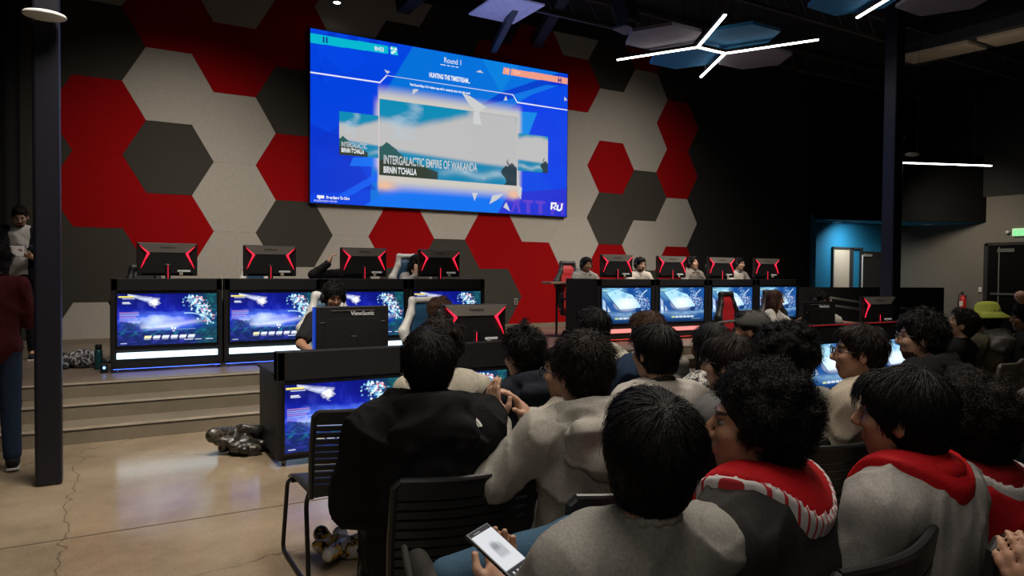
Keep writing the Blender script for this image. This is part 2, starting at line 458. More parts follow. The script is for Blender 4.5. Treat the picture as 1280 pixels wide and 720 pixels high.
# right end
struct(MB().box((20.6, 4.2, 1.8), (.2, 16.6, 3.62)).build('wall_right', M['grey_wall']))
struct(MB().box((20.55, 4.2, 5.1), (.3, 16.6, 3.0)).build('wall_right_upper', M['black_paint']))
struct(MB().box((18.3, 12.5, 1.5), (4.6, .18, 3.2)).build('wall_recess', M['blue_paint']))
struct(MB().box((15.95, 12.2, 1.5), (.12, .7, 3.1)).build('wall_return', M['blue_paint']))
# soffit over the recess, front edge running askew
struct(MB().prism([(15.9, 11.8), (20.6, 9.95), (20.6, 12.6), (15.9, 12.6)], 2.92, 4.7, plane='xy').build('ceiling_soffit', [mat('soffit_black', (.0035, .0035, .0035), .9, spec=.1)]))
struct(MB().prism([(15.93, 11.84), (20.5, 10.05), (20.5, 12.4), (15.93, 12.4)], 2.905, 2.922, plane='xy').build('ceiling_recess', M['blue_paint']))
struct(MB().box((8, 3.6, CEIL + .1), (28, 18, .2)).build('ceiling', M['black_ceiling']))
struct(MB().box((8, -5.1, 3.2), (28, .2, 6.8)).build('wall_front', M['black_paint']))
# columns
def column(x, y, name, z0=0., w=.27):
    m = MB(); t = .02
    m.box((x, y, (z0 + CEIL) / 2), (w, w, CEIL - z0), bev=.02)
    return struct(m.build(name, M['steel_dark']))
column(-.30, 5.86, 'column_left', w=.16)
column(10.98, 6.75, 'column_right', w=.22)
# recess contents: side light panel, door, frame
struct(MB().box((17.83, 12.395, 1.12), (.74, .03, 2.24)).build('window_1', mat('tan_panel', (.42, .34, .25), .7)))
wf = MB(); wf.box((18.26, 12.38, 1.12), (.14, .06, 2.24)); wf.box((17.44, 12.38, 1.12), (.05, .06, 2.24)); wf.box((18.1, 12.38, 2.23), (1.35, .06, .05)); struct(wf.build('trim_2', M['black_paint']))
d = struct(MB().box((19.15, 12.38, 1.08), (.95, .06, 2.16)).build('door_1', mat('dark_door', (.012, .010, .009), .5)))
MB().box((18.95, 12.33, 2.05), (.34, .05, .07)).build('door_closer', mat('closer', (.4, .38, .35), .4, .6), d)
MB().box((18.72, 12.34, 1.05), (.03, .02, 2.0)).build('door_edge', mat('edge_white', (.55, .55, .52), .5), d)
# exit doors in the right wall
d2 = struct(MB().box((20.47, 9.0, 1.15), (.06, 1.75, 2.3)).build('door_2', mat('exit_door', (.003, .003, .003), .8, spec=.08)))
MB().box((20.42, 9.0, 1.02), (.05, 1.6, .05)).build('push_bar', mat('bar', (.28, .27, .25), .35, .8), d2)
MB().box((20.42, 9.45, 2.16), (.05, .4, .09)).build('door_closer', mat('closer2', (.25, .24, .22), .35, .8), d2)
MB().box((20.435, 9.62, 1.15), (.02, .02, 2.2)).build('door_edge', mat('edge2', (.3, .28, .25), .4, .5), d2)
MB().box((20.45, 9.93, 1.17), (.1, .1, 2.34)).box((20.45, 9.0, 2.33), (.1, 1.9, .08)).build('door_frame', M['black_paint'], d2)
ex = MB().box((20.42, 9.1, 2.62), (.06, .42, .2), bev=.01).build('exit_sign', mat('sign_body', (.35, .5, .35), .5, emit=(.45, .95, .5), estr=.55))
tag(ex, 'green lettered EXIT sign above the black door at far right', 'exit sign')
Mx = Matrix.Translation((20.385, 9.27, 2.55)) @ Euler((PI / 2, 0, -PI / 2)).to_matrix().to_4x4()
tx = text('EXIT', .16, Mx, emis('exit_green', (.1, .8, .25), 1.2), None, bold=.003); tx.parent = ex
hd = MB().lathe([(.02, -.03), (.045, -.01), (.05, .03), (.02, .05)], (20.4, 9.42, 2.62), 16).build('lamp_head', mat('sign_lamp', (.5, .5, .48), .4), ex, smooth=True)
sw = MB().box((20.47, 10.08, 1.12), (.03, .08, .13), bev=.006).build('light_switch', mat('white_plastic', (.6, .6, .58), .4))
MB().box((20.452, 10.08, 1.12), (.01, .02, .04)).build('rocker', mat('white_plastic2', (.45, .45, .43), .4), sw)
tag(sw, 'white light switch on the grey wall beside the exit door', 'light switch')
ol = MB().box((7.02, WY - .02, .92), (.08, .02, .13), bev=.006).build('wall_outlet', mat('grey_plastic', (.2, .19, .18), .4))
MB().box((7.02, WY - .033, .945), (.035, .006, .03)).build('socket', M['black_paint'], ol); MB().box((7.02, WY - .033, .895), (.035, .006, .03)).build('socket', M['black_paint'], ol)
tag(ol, 'small grey wall outlet on the charcoal hexagon below the big screen', 'outlet')
# extinguisher
fe = empty('fire_extinguisher', (20.36, 10.46, .55))
tag(fe, 'red fire extinguisher hanging on the grey wall', 'extinguisher')
MB().lathe([(.01, 0), (.075, .01), (.08, .05), (.08, .3), (.06, .36), (.03, .39), (.02, .42)], n=20).build('cylinder', mat('ext_red', (.5, .02, .02), .35), fe, smooth=True)
MB().box((-.083, 0, .18), (.006, .09, .14)).build('instruction_label', mat('ext_label', (.6, .57, .45), .6), fe)
MB().box((-.03, 0, .45), (.12, .03, .025), rot=(0, .3, 0)).box((-.03, 0, .49), (.13, .03, .02), rot=(0, -.2, 0)).build('valve_handle', M['black_paint'], fe)
MB().tube(smooth_path([(0, .02, .44), (0, .1, .42), (-.02, .12, .2), (-.03, .1, .1)]), .012).build('hose', M['black_paint'], fe, smooth=True)
MB().box((.09, 0, .3), (.06, .06, .2)).build('wall_bracket', M['black_paint'], fe)
# dome camera on the black wall
dc = empty('dome_camera', (17.9, WY + .05, 3.32)); tag(dc, 'small white dome security camera on the black wall', 'camera')
Mr = Euler((PI / 2, 0, 0)).to_matrix().to_4x4()
MB().lathe([(.1, 0), (.1, .04), (.075, .05)], M=Mr).build('housing', mat('cam_white', (.75, .75, .73), .4), dc, smooth=True)
MB().lathe([(.07, .045), (.06, .08), (.035, .1), (.005, .11)], M=Mr).build('dome', mat('cam_dome', (.02, .02, .02), .1), dc, smooth=True)
# access points on the columns
apm = mat('ap_white', (.62, .62, .6), .4)
def access_point(x, y, z, label):
    t = empty('access_point', (x, y, z)); tag(t, label, 'wifi unit', 'white oval units on the columns')
    sdf_obj('shell', [('e', A(0, -.10, 0), (.125, .09, .024), I3), ('e', A(0, -.10, .010), (.118, .085, .02), I3)], .005, apm, t)
    MB().box((0, -.01, .02), (.05, .1, .03)).build('bracket', M['steel_dark'], t)
    return t
access_point(-.30, 5.79, 3.18, 'white oval wifi unit high on the left black column')
access_point(11.12, 6.62, 3.40, 'white oval wifi unit on the right black column')
jb = MB().box((11.13, 6.70, 3.78), (.09, .08, .16)).build('junction_box', M['steel_dark']); tag(jb, 'small grey junction box above the wifi unit on right column', 'box')
MB().tube([(11.13, 6.70, 3.86), (11.13, 6.70, 6.55)], .008).build('conduit', M['steel_dark'], jb)
# half wall and handrails at the right end of the stage
hw = struct(MB().prism([(11.5, 9.02), (14.9, 8.02), (14.9, 8.14), (11.5, 9.14)], STG, 1.245, plane='xy').build('wall_half', M['black_paint']))
hr = empty('handrail', (0, 0, 0)); tag(hr, 'two-bar metal handrail sloping down in front of the black half wall', 'handrail')
rm = mat('rail_metal', (.5, .48, .45), .35, .9)
for dz in (0, -.13):
    MB().tube([(11.0, 7.9, 1.10 + dz), (12.15, 7.9, .975 + dz), (13.9, 7.9, .80 + dz)], .019).build('rail', rm, hr, smooth=True)
for x, z in ((11.1, 1.08), (12.5, .93), (13.8, .81)):
    MB().tube([(x, 7.9, 0.42), (x, 7.9, z)], .019).build('post', rm, hr, smooth=True)

# ------------------------------------------------------------------ ceiling things
def downlight(x, y, z, label, e=14., r=.09):
    t = empty('downlight', (x, y, z)); tag(t, label, 'downlight', 'round downlights in the blue recess')
    MB().lathe([(r, 0), (r + .03, 0), (r + .03, -.012), (r, -.012)]).build('trim_ring', apm, t)
    MB().lathe([(.001, -.004), (r, -.004), (r, -.008), (.001, -.008)]).build('lens', emis('dl', (1, .95, .85), e), t)
    return t
downlight(17.2, 12.1, 2.905, 'round downlight over the blue wall, nearest the tan side panel')
downlight(18.9, 11.5, 2.905, 'round downlight over the black recess door', 8)
downlight(19.9, 11.2, 2.905, 'round downlight in the recess nearest the grey wall', 4)
sp = empty('spotlight', (3.32, 11.3, 5.78)); tag(sp, 'small ceiling spotlight above the left end of the big screen', 'spotlight')
MB().lathe([(.06, 0), (.07, .05), (.05, .2), (.02, .22)]).build('can', M['black_paint'], sp, smooth=True)
MB().lathe([(.001, -.002), (.055, -.002), (.055, .01), (.001, .01)]).build('lens', emis('spotlens', (1, .93, .8), 14), sp)
MB().tube([(0, 0, .2), (0, 0, .8)], .015).build('stem', M['steel_dark'], sp)
tk = MB().box((6.5, 10.8, 6.2), (6, .04, .04)).box((5, 10.8, 6.4), (.02, .02, .4)).box((8, 10.8, 6.4), (.02, .02, .4)).build('lighting_track', M['black_ceiling'])
tag(tk, 'black lighting track hung below the ceiling in front of the screen wall', 'track')
# loudspeaker
ls = empty('hanging_speaker', (7.75, 9.5, 5.9)); tag(ls, 'black loudspeaker hanging from the ceiling right of the screen', 'speaker')
MB().box((0, 0, 0), (.34, .3, .5), bev=.03, rot=(-.3, 0, .3)).build('cabinet', mat('spk', (.02, .02, .024), .5), ls)
MB().box((0, 0, -.28), (.4, .3, .03), rot=(0, 0, .3)).build('bracket', mat('spkb', (.09, .09, .13), .4), ls)
MB().tube([(0, 0, .2), (0, 0, .72)], .02).build('pole', M['steel_dark'], ls)
# structural joists, beams, braces
bm_ = mat('beam_steel', (.07, .07, .1), .5, .3)
def beam(a, b, w, name, material=bm_):
    a, b = Vector(a), Vector(b); d = (b - a); q = d.to_track_quat('Z', 'Y').to_matrix().to_4x4()
    T = Matrix.Translation((a + b) / 2) @ q
    return struct(MB().box((0, 0, 0), (w, w, d.length), M=T, bev=.01).build(name, material))
beam((6.42, 11.75, 5.65), (5.9, 9.0, 5.62 + .9), .12, 'beam_0')
beam((7.37, 11.75, 5.95), (6.75, 9.3, 6.55), .2, 'beam_1', M['black_paint'])
beam((4.6, 11.75, 6.1), (4.9, 10, 6.5), .25, 'beam_2', M['black_paint'])
for i, y in enumerate((-1.5, 1.0, 3.5, 6.0, 8.4, 10.6)):
    m = MB(); m.box((8, y, 6.5), (24, .08, .06)); m.box((8, y, 6.08), (24, .06, .05))
    for q in range(48):
        x0 = -4 + q * .5; m.tube([(x0, y, 6.1), (x0 + .25, y, 6.5), (x0 + .5, y, 6.1)], .011, 5)
    struct(m.build('beam_joist', mat('joist', (.06, .052, .045), .6)))
pl = mat('screenlit_panel', (.42, .42, .62), .5, emit=(.3, .32, .75), estr=.22, var=.15, vscale=12)  # lavender tint and faint emission stand in for screen light on the panel
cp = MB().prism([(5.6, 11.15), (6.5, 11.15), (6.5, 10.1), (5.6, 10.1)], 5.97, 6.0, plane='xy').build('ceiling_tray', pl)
MB().tube([(5.7, 10.6, 6.0), (5.7, 10.6, 6.5)], .006).tube([(6.4, 10.6, 6.0), (6.4, 10.6, 6.5)], .006).build('hanger', M['steel_dark'], cp)
tag(cp, 'rectangular tray tinted lavender by screen light, hanging above the top edge of the screen', 'ceiling panel')
du = MB(); du.prism([(12.9, 7.95), (13.55, 7.95), (13.75, 6.75), (13.1, 6.75)], 5.55, 5.6, plane='xy'); du.prism([(13.1, 6.6), (13.75, 6.6), (14.0, 4.6), (13.35, 4.6)], 5.55, 5.6, plane='xy')
do = du.build('ceiling_duct', mat('tan_duct', (.34, .27, .18), .7, var=.15)); tag(do, 'tan rectangular duct panels under the ceiling at upper right', 'duct')
MB().box((13.45, 6.3, 5.7), (.9, 3.7, .2)).build('duct_shell', M['black_paint'], do)
for x, y in ((13.0, 7.5), (13.8, 5.2)): MB().tube([(x, y, 5.6), (x, y, 6.5)], .008).build('hanger', M['steel_dark'], do)
# hexagon acoustic baffles
def hex_baffle(cx, cy, z, r, rot, c, label):
    pts = [(r * math.cos(rot + a * PI / 3), r * math.sin(rot + a * PI / 3)) for a in range(6)]
    t = MB().prism(pts, 0, .05, plane='xy').build('hexagon_baffle', c); t.location = (cx, cy, z)
    h = MB()
    for a in (0, 2, 4): h.tube([(pts[a][0] * .8, pts[a][1] * .8, .05), (pts[a][0] * .5, pts[a][1] * .5, CEIL - z)], .005, 5)
    h.build('hanger', M['steel_dark'], t)
    return tag(t, label, 'ceiling panel', 'hanging hexagon ceiling panels')
bl = mat('baffle_blue', (.012, .17, .38), .8); gy = mat('baffle_grey', (.20, .19, .235), .8)
ZB = 5.06
HB = .595
hex_baffle(7.43, 8.23, ZB, HB, 0, gy, 'lavender grey hanging hexagon, furthest left over the stage')
hex_baffle(8.43, 7.64, ZB + .02, HB, 0, bl, 'blue hanging hexagon behind the upward light bar')
hex_baffle(8.43, 8.81, ZB, HB, 0, bl, 'blue hanging hexagon below the left horizontal light bar')
hex_baffle(9.44, 8.22, ZB, HB, 0, gy, 'grey hanging hexagon below the long right light bar')
hex_baffle(8.5, 5.75, ZB, HB, 0, bl, 'blue hanging hexagon cut by the top edge near the right column')
hex_baffle(9.5, 5.15, ZB, HB, 0, gy, 'grey hanging hexagon behind the top of the right column')
lb = emis('light_bar', (1, .93, .82), 9.)
def light_bar(a, b, label, w=.045, cat='light bar', group='white linear light bars'):
    a, b = Vector(a), Vector(b); d = b - a; ang = math.atan2(d.y, d.x)
    t = empty('light_bar', a, ang); tag(t, label, cat, group)
    L = d.length
    MB().box((L / 2, 0, .03), (L, w, .05), bev=.004).build('housing', M['black_paint'], t)
    MB().box((L / 2, 0, -.004), (L - .02, w * .9, .02), bev=.004).build('diffuser', lb, t)
    MB().tube([(L * .2, 0, .05), (L * .2, 0, CEIL - a.z)], .003, 5).tube([(L * .8, 0, .05), (L * .8, 0, CEIL - a.z)], .003, 5).build('hanger', M['steel_dark'], t)
    return t
n1, n2 = (7.96, 8.03, 4.97), (8.55, 8.03, 4.97)
light_bar(n1, (7.27, 6.83, 4.97), 'light bar of the star pointing up and right from its left joint')
light_bar(n1, (7.32, 9.2, 4.97), 'long light bar of the star reaching left')
light_bar(n1, n2, 'short middle light bar joining the two star joints')
light_bar(n2, (9.22, 6.83, 4.97), 'long light bar of the star reaching right')
light_bar(n2, (9.22, 9.22, 4.97), 'light bar of the star pointing down from its right joint')
light_bar((8.87, 6.0, 4.97), (8.3, 4.75, 4.97), 'light bar in the top right corner crossing the blue hexagon')
light_bar((12.3, 7.47, 3.5), (14.05, 6.77, 3.5), 'thin single light bar to the right of the right column')
# ------------------------------------------------------------------ screen pictures painted on vertex grids
def paint_grid(name, w, h, nx, ny, fn, material, parent=None):
    """grid in the xz plane facing -y, origin at its upper left corner; fn(u, v) -> rgb arrays (linear)"""
    U, Vv = np.meshgrid(np.linspace(0, 1, nx + 1), np.linspace(0, 1, ny + 1))
    V = np.stack([U.ravel() * w, 0 * U.ravel(), -Vv.ravel() * h], 1)
    i = np.arange(nx)[None, :] + np.arange(ny)[:, None] * (nx + 1); i = i.ravel()
    Q = np.stack([i, i + nx + 1, i + nx + 2, i + 1], 1)
    o = np_obj(name, V, Q, material, parent, smooth=False)
    c = fn(U.ravel(), Vv.ravel()); c = np.clip(np.stack([*c, np.ones_like(c[0])], 1), 0, 1)
    at = o.data.color_attributes.new('paint', 'FLOAT_COLOR', 'POINT')
    at.data.foreach_set('color', c.astype(np.float32).ravel())
    return o
def n2(u, v, f, seed, oct_=4):
    g = np.random.default_rng(seed); out = 0; amp = 1; tot = 0
    for o in range(oct_):
        s = 0
        for i in range(6):
            a = g.random() * 6.28; s = s + np.sin(f * (.6 + .8 * g.random()) * (u * math.cos(a) + v * math.sin(a)) + g.random() * 6.28)
        out = out + amp * s / 6; tot += amp; amp *= .55; f *= 2.1
    return out / tot * 1.8
def sst(a, b, x): t = np.clip((x - a) / (b - a), 0, 1); return t * t * (3 - 2 * t)
class Canvas:
    def __init__(s, u, v, c): s.u, s.v = u, v; s.c = [np.full_like(u, q) for q in c]
    def mix(s, m, c):
        for i in range(3): s.c[i] = s.c[i] * (1 - m) + c[i] * m
    def rect(s, x0, y0, x1, y1, c, a=1., soft=.0015):
        s.mix(sst(x0 - soft, x0 + soft, s.u) * (1 - sst(x1 - soft, x1 + soft, s.u)) * sst(y0 - soft, y0 + soft, s.v) * (1 - sst(y1 - soft, y1 + soft, s.v)) * a, c)
    def poly(s, pts, c, a=1.):
        ins = np.zeros_like(s.u, bool); n = len(pts)
        for i in range(n):
            (x0, y0), (x1, y1) = pts[i], pts[(i + 1) % n]
            if y0 == y1: continue
            cr = ((s.v > y0) != (s.v > y1)) & (s.u < (x1 - x0) * (s.v - y0) / (y1 - y0) + x0); ins ^= cr
        s.mix(ins * a, c)
    def line(s, a, b, w, c, al=1., asp=1.79):
        ax_, ay, bx, by = a[0] * asp, a[1], b[0] * asp, b[1]
        dx, dy = bx - ax_, by - ay; L = dx * dx + dy * dy
        h = np.clip(((s.u * asp - ax_) * dx + (s.v - ay) * dy) / L, 0, 1)
        d = np.hypot(s.u * asp - ax_ - h * dx, s.v - ay - h * dy); s.mix((1 - sst(w * .6, w * 1.3, d)) * al, c)
    def blob(s, x, y, r, c, a=1., ry=None, p=1.):
        ry = ry or r; d = np.hypot((s.u - x) / r, (s.v - y) / ry); s.mix(np.clip(1 - d, 0, 1) ** p * a, c)

def blue_tv(u, v):
    C = Canvas(u, v, (.002, .004, .09))
    n = n2(u, v, 9, 3)
    C.mix(np.clip(.5 + .5 * n, 0, 1) * .6, (.006, .012, .38))
    C.mix(sst(.15, .62, v) * (1 - sst(.62, .8, v)) * .7, (.012, .03, .75))
    wv_ = n2(u, v, 16, 44); d_ = np.hypot((u - .40) / .42, (v - .56 + .05 * wv_) / .22) + .22 * n2(u, v * 1.5, 22, 71); C.mix(np.clip(1.1 - d_, 0, 1) ** .8 * .95, (.12, .26, 1)); C.mix(np.clip(.75 - d_ * 1.1, 0, 1) ** .7, (.7, .82, 1))
    C.mix(np.exp(-((v - .60 - .06 * np.sin(u * 5)) / .035) ** 2) * (u > .22) * (u < .92) * .7, (.8, .85, 1))
    C.blob(.62, .55, .3, (.2, .2, .9), .6, .12)
    # comet
    sk = np.clip(1 - np.abs((v - .02) - (u - .1) * .48) / (.02 + .22 * np.clip(u - .1, 0, 1)), 0, 1) * (u > .1) * (u < .37); C.mix(sk ** .6 * .95 * np.clip(.8 + .4 * n2(u, v, 40, 66), 0, 1), (.72, .78, 1))
    C.mix(np.clip(1.15 - np.hypot((u - .36) / .05, (v - .17) / .085) + .55 * n2(u, v, 90, 6), 0, 1) ** .7, (1, 1, 1))
    C.mix(np.clip(n2(u, v * .4, 30, 8) * .6, 0, 1) * (v < .5) * .3 * (u < .6), (.08, .12, .9))
    # dark trees and reflections
    t = .60 + .05 * n2(u, v * 0, 60, 5)
    C.mix((v > t - .05) * (v < .72) * sst(.24, .0, np.abs(u - .12)) * .9, (.01, .015, .10))
    C.mix(sst(.66, .78, v) * .85, (.008, .02, .10))
    C.mix(np.clip(n2(u, v, 70, 12), 0, 1) * sst(.74, .85, v) * .55, (.08, .06, .75))
    C.mix(np.clip(n2(u, v, 50, 18), 0, 1) * sst(.5, .7, v) * (1 - sst(.78, .85, v)) * .5, (.01, .35, .4))
    # vast ring of glowing debris at right
    d = np.hypot((u - .70) * 1.1, (v - .66)); dark = sst(.64, .95, u)
    C.mix(dark * .85, (.008, .05, .07))
    C.mix(np.clip(n2(u, v, 40, 33), 0, 1) * dark * .5, (.01, .3, .28))
    g = np.random.default_rng(5)
    for i in range(260):
        a = g.random(); x = .72 + .19 * a + .045 * g.normal(); y = .08 + .42 * a ** 1.3 + .075 * g.normal()
        if y < .03 or y > .7 or x < .62: continue
        cc = [(.55, .9, .95), (.9, 1, 1), (.2, .5, .8), (.8, .25, .35), (.1, .3, .55)][int(g.random() * 5)]
        s_ = .004 + .007 * g.random(); C.rect(x - s_, y - s_ * 1.6, x + s_, y + s_ * 1.6, cc, .9, .002)
    C.mix(np.exp(-((d - .27) / .008) ** 2) * (u > .66) * (v < .6), (.5, .8, .95))
    # interface
    C.rect(.012, .045, .16, .075, (.9, .75, .15)); C.rect(.05, .09, .17, .10, (.8, .85, .95), .8); C.rect(.05, .16, .12, .175, (.85, .88, 1), .9); C.rect(.05, .185, .13, .195, (.8, .85, 1), .8)
    for i in range(7): C.rect(.02, .36 + i * .027, .16 + .05 * g.random(), .372 + i * .027, (.55, .6, .85) if i % 3 else (.75, .35, .5), .55)
    C.rect(.53, .66, .545, .71, (1, 1, 1)); C.rect(.555, .67, .575, .71, (1, 1, 1), .8); C.rect(.54, .735, .565, .75, (.9, .95, 1), .9); C.rect(.28, .705, .78, .711, (.5, .7, .9), .5)
    for i in range(6):
        x = .255 + i * .088
        C.poly([(x + .012, .82), (x + .08, .82), (x + .068, .875), (x, .875)], (.85, .80, .45) if i == 0 else (.75, .8, .92), .95); C.rect(x + .005, .895, x + .065, .902, (.8, .85, 1), .8)
    C.rect(.66, .915, .75, .925, (.75, .8, 1), .9); C.rect(.77, .915, .84, .925, (.75, .8, 1), .8); C.rect(.88, .915, .96, .925, (.75, .8, 1), .8); C.rect(.03, .955, .09, .965, (.8, .85, 1), .9)
    return C.c
def cyan_tv(u, v):
    C = Canvas(u, v, (.008, .08, .33))
    C.mix(np.clip(.5 + .6 * n2(u, v, 12, 21), 0, 1) * .6, (.01, .05, .2))
    C.blob(.22, .08, .32, (.3, .75, 1), .8, .35)
    C.poly([(.10, .14), (.3, .05), (.62, .2), (.78, .5), (.80, .56), (.36, .6)], (.45, .80, 1), .97)
    C.blob(.5, .45, .28, (.95, .98, 1), 1., .24, .7)
    C.blob(.45, .22, .08, (.05, .35, .7), .7, .1)
    C.mix(np.clip(n2(u, v, 40, 30), 0, 1) * (v < .3) * .5, (.02, .1, .3))
    C.mix(np.clip(n2(u, v, 60, 41), 0, 1) * sst(.6, .75, u) * .7, (.03, .2, .5))
    g = np.random.default_rng(9)
    for i in range(140):
        a = g.random(); x = .68 + .24 * a + .05 * g.normal(); y = .1 + .45 * a + .08 * g.normal()
        s_ = .004 + .008 * g.random(); C.rect(x - s_, y - s_ * 1.6, x + s_, y + s_ * 1.6, [(.6, .8, .95), (.15, .35, .65), (.35, .6, .85), (.4, .35, .6)][i % 4], .85, .002)
    C.line((.08, .12), (.37, .62), .012, (.02, .06, .22), .95)
    C.poly([(.02, .3), (.08, .38), (.1, .75), (.04, .75)], (.75, .92, 1), .95); C.poly([(.12, .5), (.19, .66), (.13, .68)], (.85, .95, 1), .9)
    C.poly([(.0, .2), (.1, .3), (.34, .68), (.3, .78), (.0, .5)], (.03, .12, .4), .45)
    C.mix(sst(.58, .75, v) * .7, (.015, .09, .30))
    C.mix(np.exp(-((v - .74 + .1 * (u - .5) ** 2) / .05) ** 2) * (.6 + .5 * n2(u, v, 30, 2)) * .7, (.35, .62, .85))
    C.blob(.5, .8, .4, (.3, .5, .68), .5, .12)
    C.poly([(.68, .58), (.8, .58), (.78, .7), (.7, .7)], (.01, .04, .16), .95)
    C.mix(sst(.85, .98, v) * .8, (.005, .02, .06))
    C.rect(.02, .05, .15, .08, (.6, .85, .5), .8)
    C.line((.82, .18), (.92, .06), .012, (.75, .9, 1)); C.line((.3, .08), (.4, .02), .014, (.6, .8, .95), .8)
    for i in range(6):
        x = .27 + i * .085; C.rect(x, .835, x + .07, .885, (.55, .68, .35) if i == 0 else (.7, .8, .85), .9)
    C.rect(.72, .925, .93, .935, (.6, .8, .9), .8); C.rect(.05, .95, .1, .96, (.7, .8, .9), .8)
    return C.c
M['tv_blue'] = attr_screen('tv_blue', 1.25); M['tv_cyan'] = attr_screen('tv_cyan', 1.1)
M['gloss_black'] = mat('gloss_black', (.008, .008, .009), .25)
M['satin_black'] = mat('satin_black', (.009, .009, .011), .5, spec=.3)
M['panel_black'] = mat('panel_black', (.011, .011, .012), .55, spec=.3)
M['rubber'] = mat('rubber', (.02, .02, .02), .7)
M['caster_grey'] = mat('caster_grey', (.2, .2, .2), .4)

def caster(parent, x, y, z0=0, r=.032):
    m = MB(); m.lathe([(r, -.012), (r, .012)], n=16, M=Matrix.Translation((x, y, z0 + r)) @ Euler((0, PI / 2, 0)).to_matrix().to_4x4())
    c = m.build('caster', M['caster_grey'], parent, smooth=False)
    MB().box((x, y, z0 + r + .03), (.05, .05, .05)).build('bracket', M['satin_black'], c); return c

def make_station(name, label, w, H, tvz, painter, tvm, tv_proto=None, strip=None, group=None, tw=.96, desk=.72, depth=.62, glow=None):
    """competition desk; front face at y=0 looking to -y, players sit behind (+y)"""
    t = empty(name); tag(t, label, 'gaming desk', group)
    th = tw * .5625; z1 = tvz + th; x0 = (w - tw) / 2
    f = MB()
    f.box((w / 2, .06, (z1 + .03 + H) / 2), (w, .12, H - z1 - .03), bev=.006)           # header
    f.box((x0 / 2, .06, H / 2 + .03), (x0, .12, H - .07)); f.box((w - x0 / 2, .06, H / 2 + .03), (x0, .12, H - .07))
    f.box((w / 2, .06, tvz / 2 + .02), (w - .02, .1, tvz - .05 ), 0)
    f.box((w / 2, .09, (tvz + z1) / 2), (w - .02, .04, th + .06))
    f.build('front_panel', M['panel_black'], t)
    s = MB(); s.box((.012, depth / 2 + .06, desk / 2 + .03), (.024, depth - .1, desk - .08)); s.build('side_panel', M['satin_black'], t)
    s = MB(); s.box((w - .012, depth / 2 + .06, desk / 2 + .03), (.024, depth - .1, desk - .08)); s.build('side_panel', M['satin_black'], t)
    MB().box((w / 2, depth / 2 + .07, desk), (w + .03, depth - .02, .03), bev=.008).build('desk_top', M['satin_black'], t)
    b = MB(); e = .018
    for cx, cz, dx, dz in ((w / 2, z1 + e / 2, tw + 2 * e, e), (w / 2, tvz - e / 2, tw + 2 * e, e), (x0 - e / 2, (tvz + z1) / 2, e, th), (w - x0 + e / 2, (tvz + z1) / 2, e, th)):
        b.box((cx, .005, cz), (dx, .03, dz))
    tv = b.build('tv_screen', M['gloss_black'], t)
    if tv_proto is None: g = paint_grid('picture', tw, th, 256, 144, painter, tvm, tv)
    else: g = tv_proto.copy(); col.objects.link(g); g.parent = tv
    g.location = (x0, .004, z1)
    if strip:
        MB().box((w / 2, -.004, strip[0]), (w - .1, .03, .062), bev=.004).build('light_strip', strip[1], t)
    if glow: MB().box((w / 2, .03, .045), (w - .04, .02, .012)).build('underglow_strip', glow, t)
    for x in (.06, w - .06):
        for y in (.06, depth - .02): caster(t, x, y)
    return t, g
red_g = mat('chevron_red', (.6, .005, .02), .4, emit=(1, .02, .06), estr=1.5)
band_g = mat('monitor_band', (.17, .155, .14), .5)
back_g = mat('monitor_back', (.012, .012, .013), .38)
mark_w = mat('mark_white', (.5, .5, .5), .5, emit=(1, 1, 1), estr=.12)
mark_d = mat('mark_dark', (.035, .033, .03), .4)
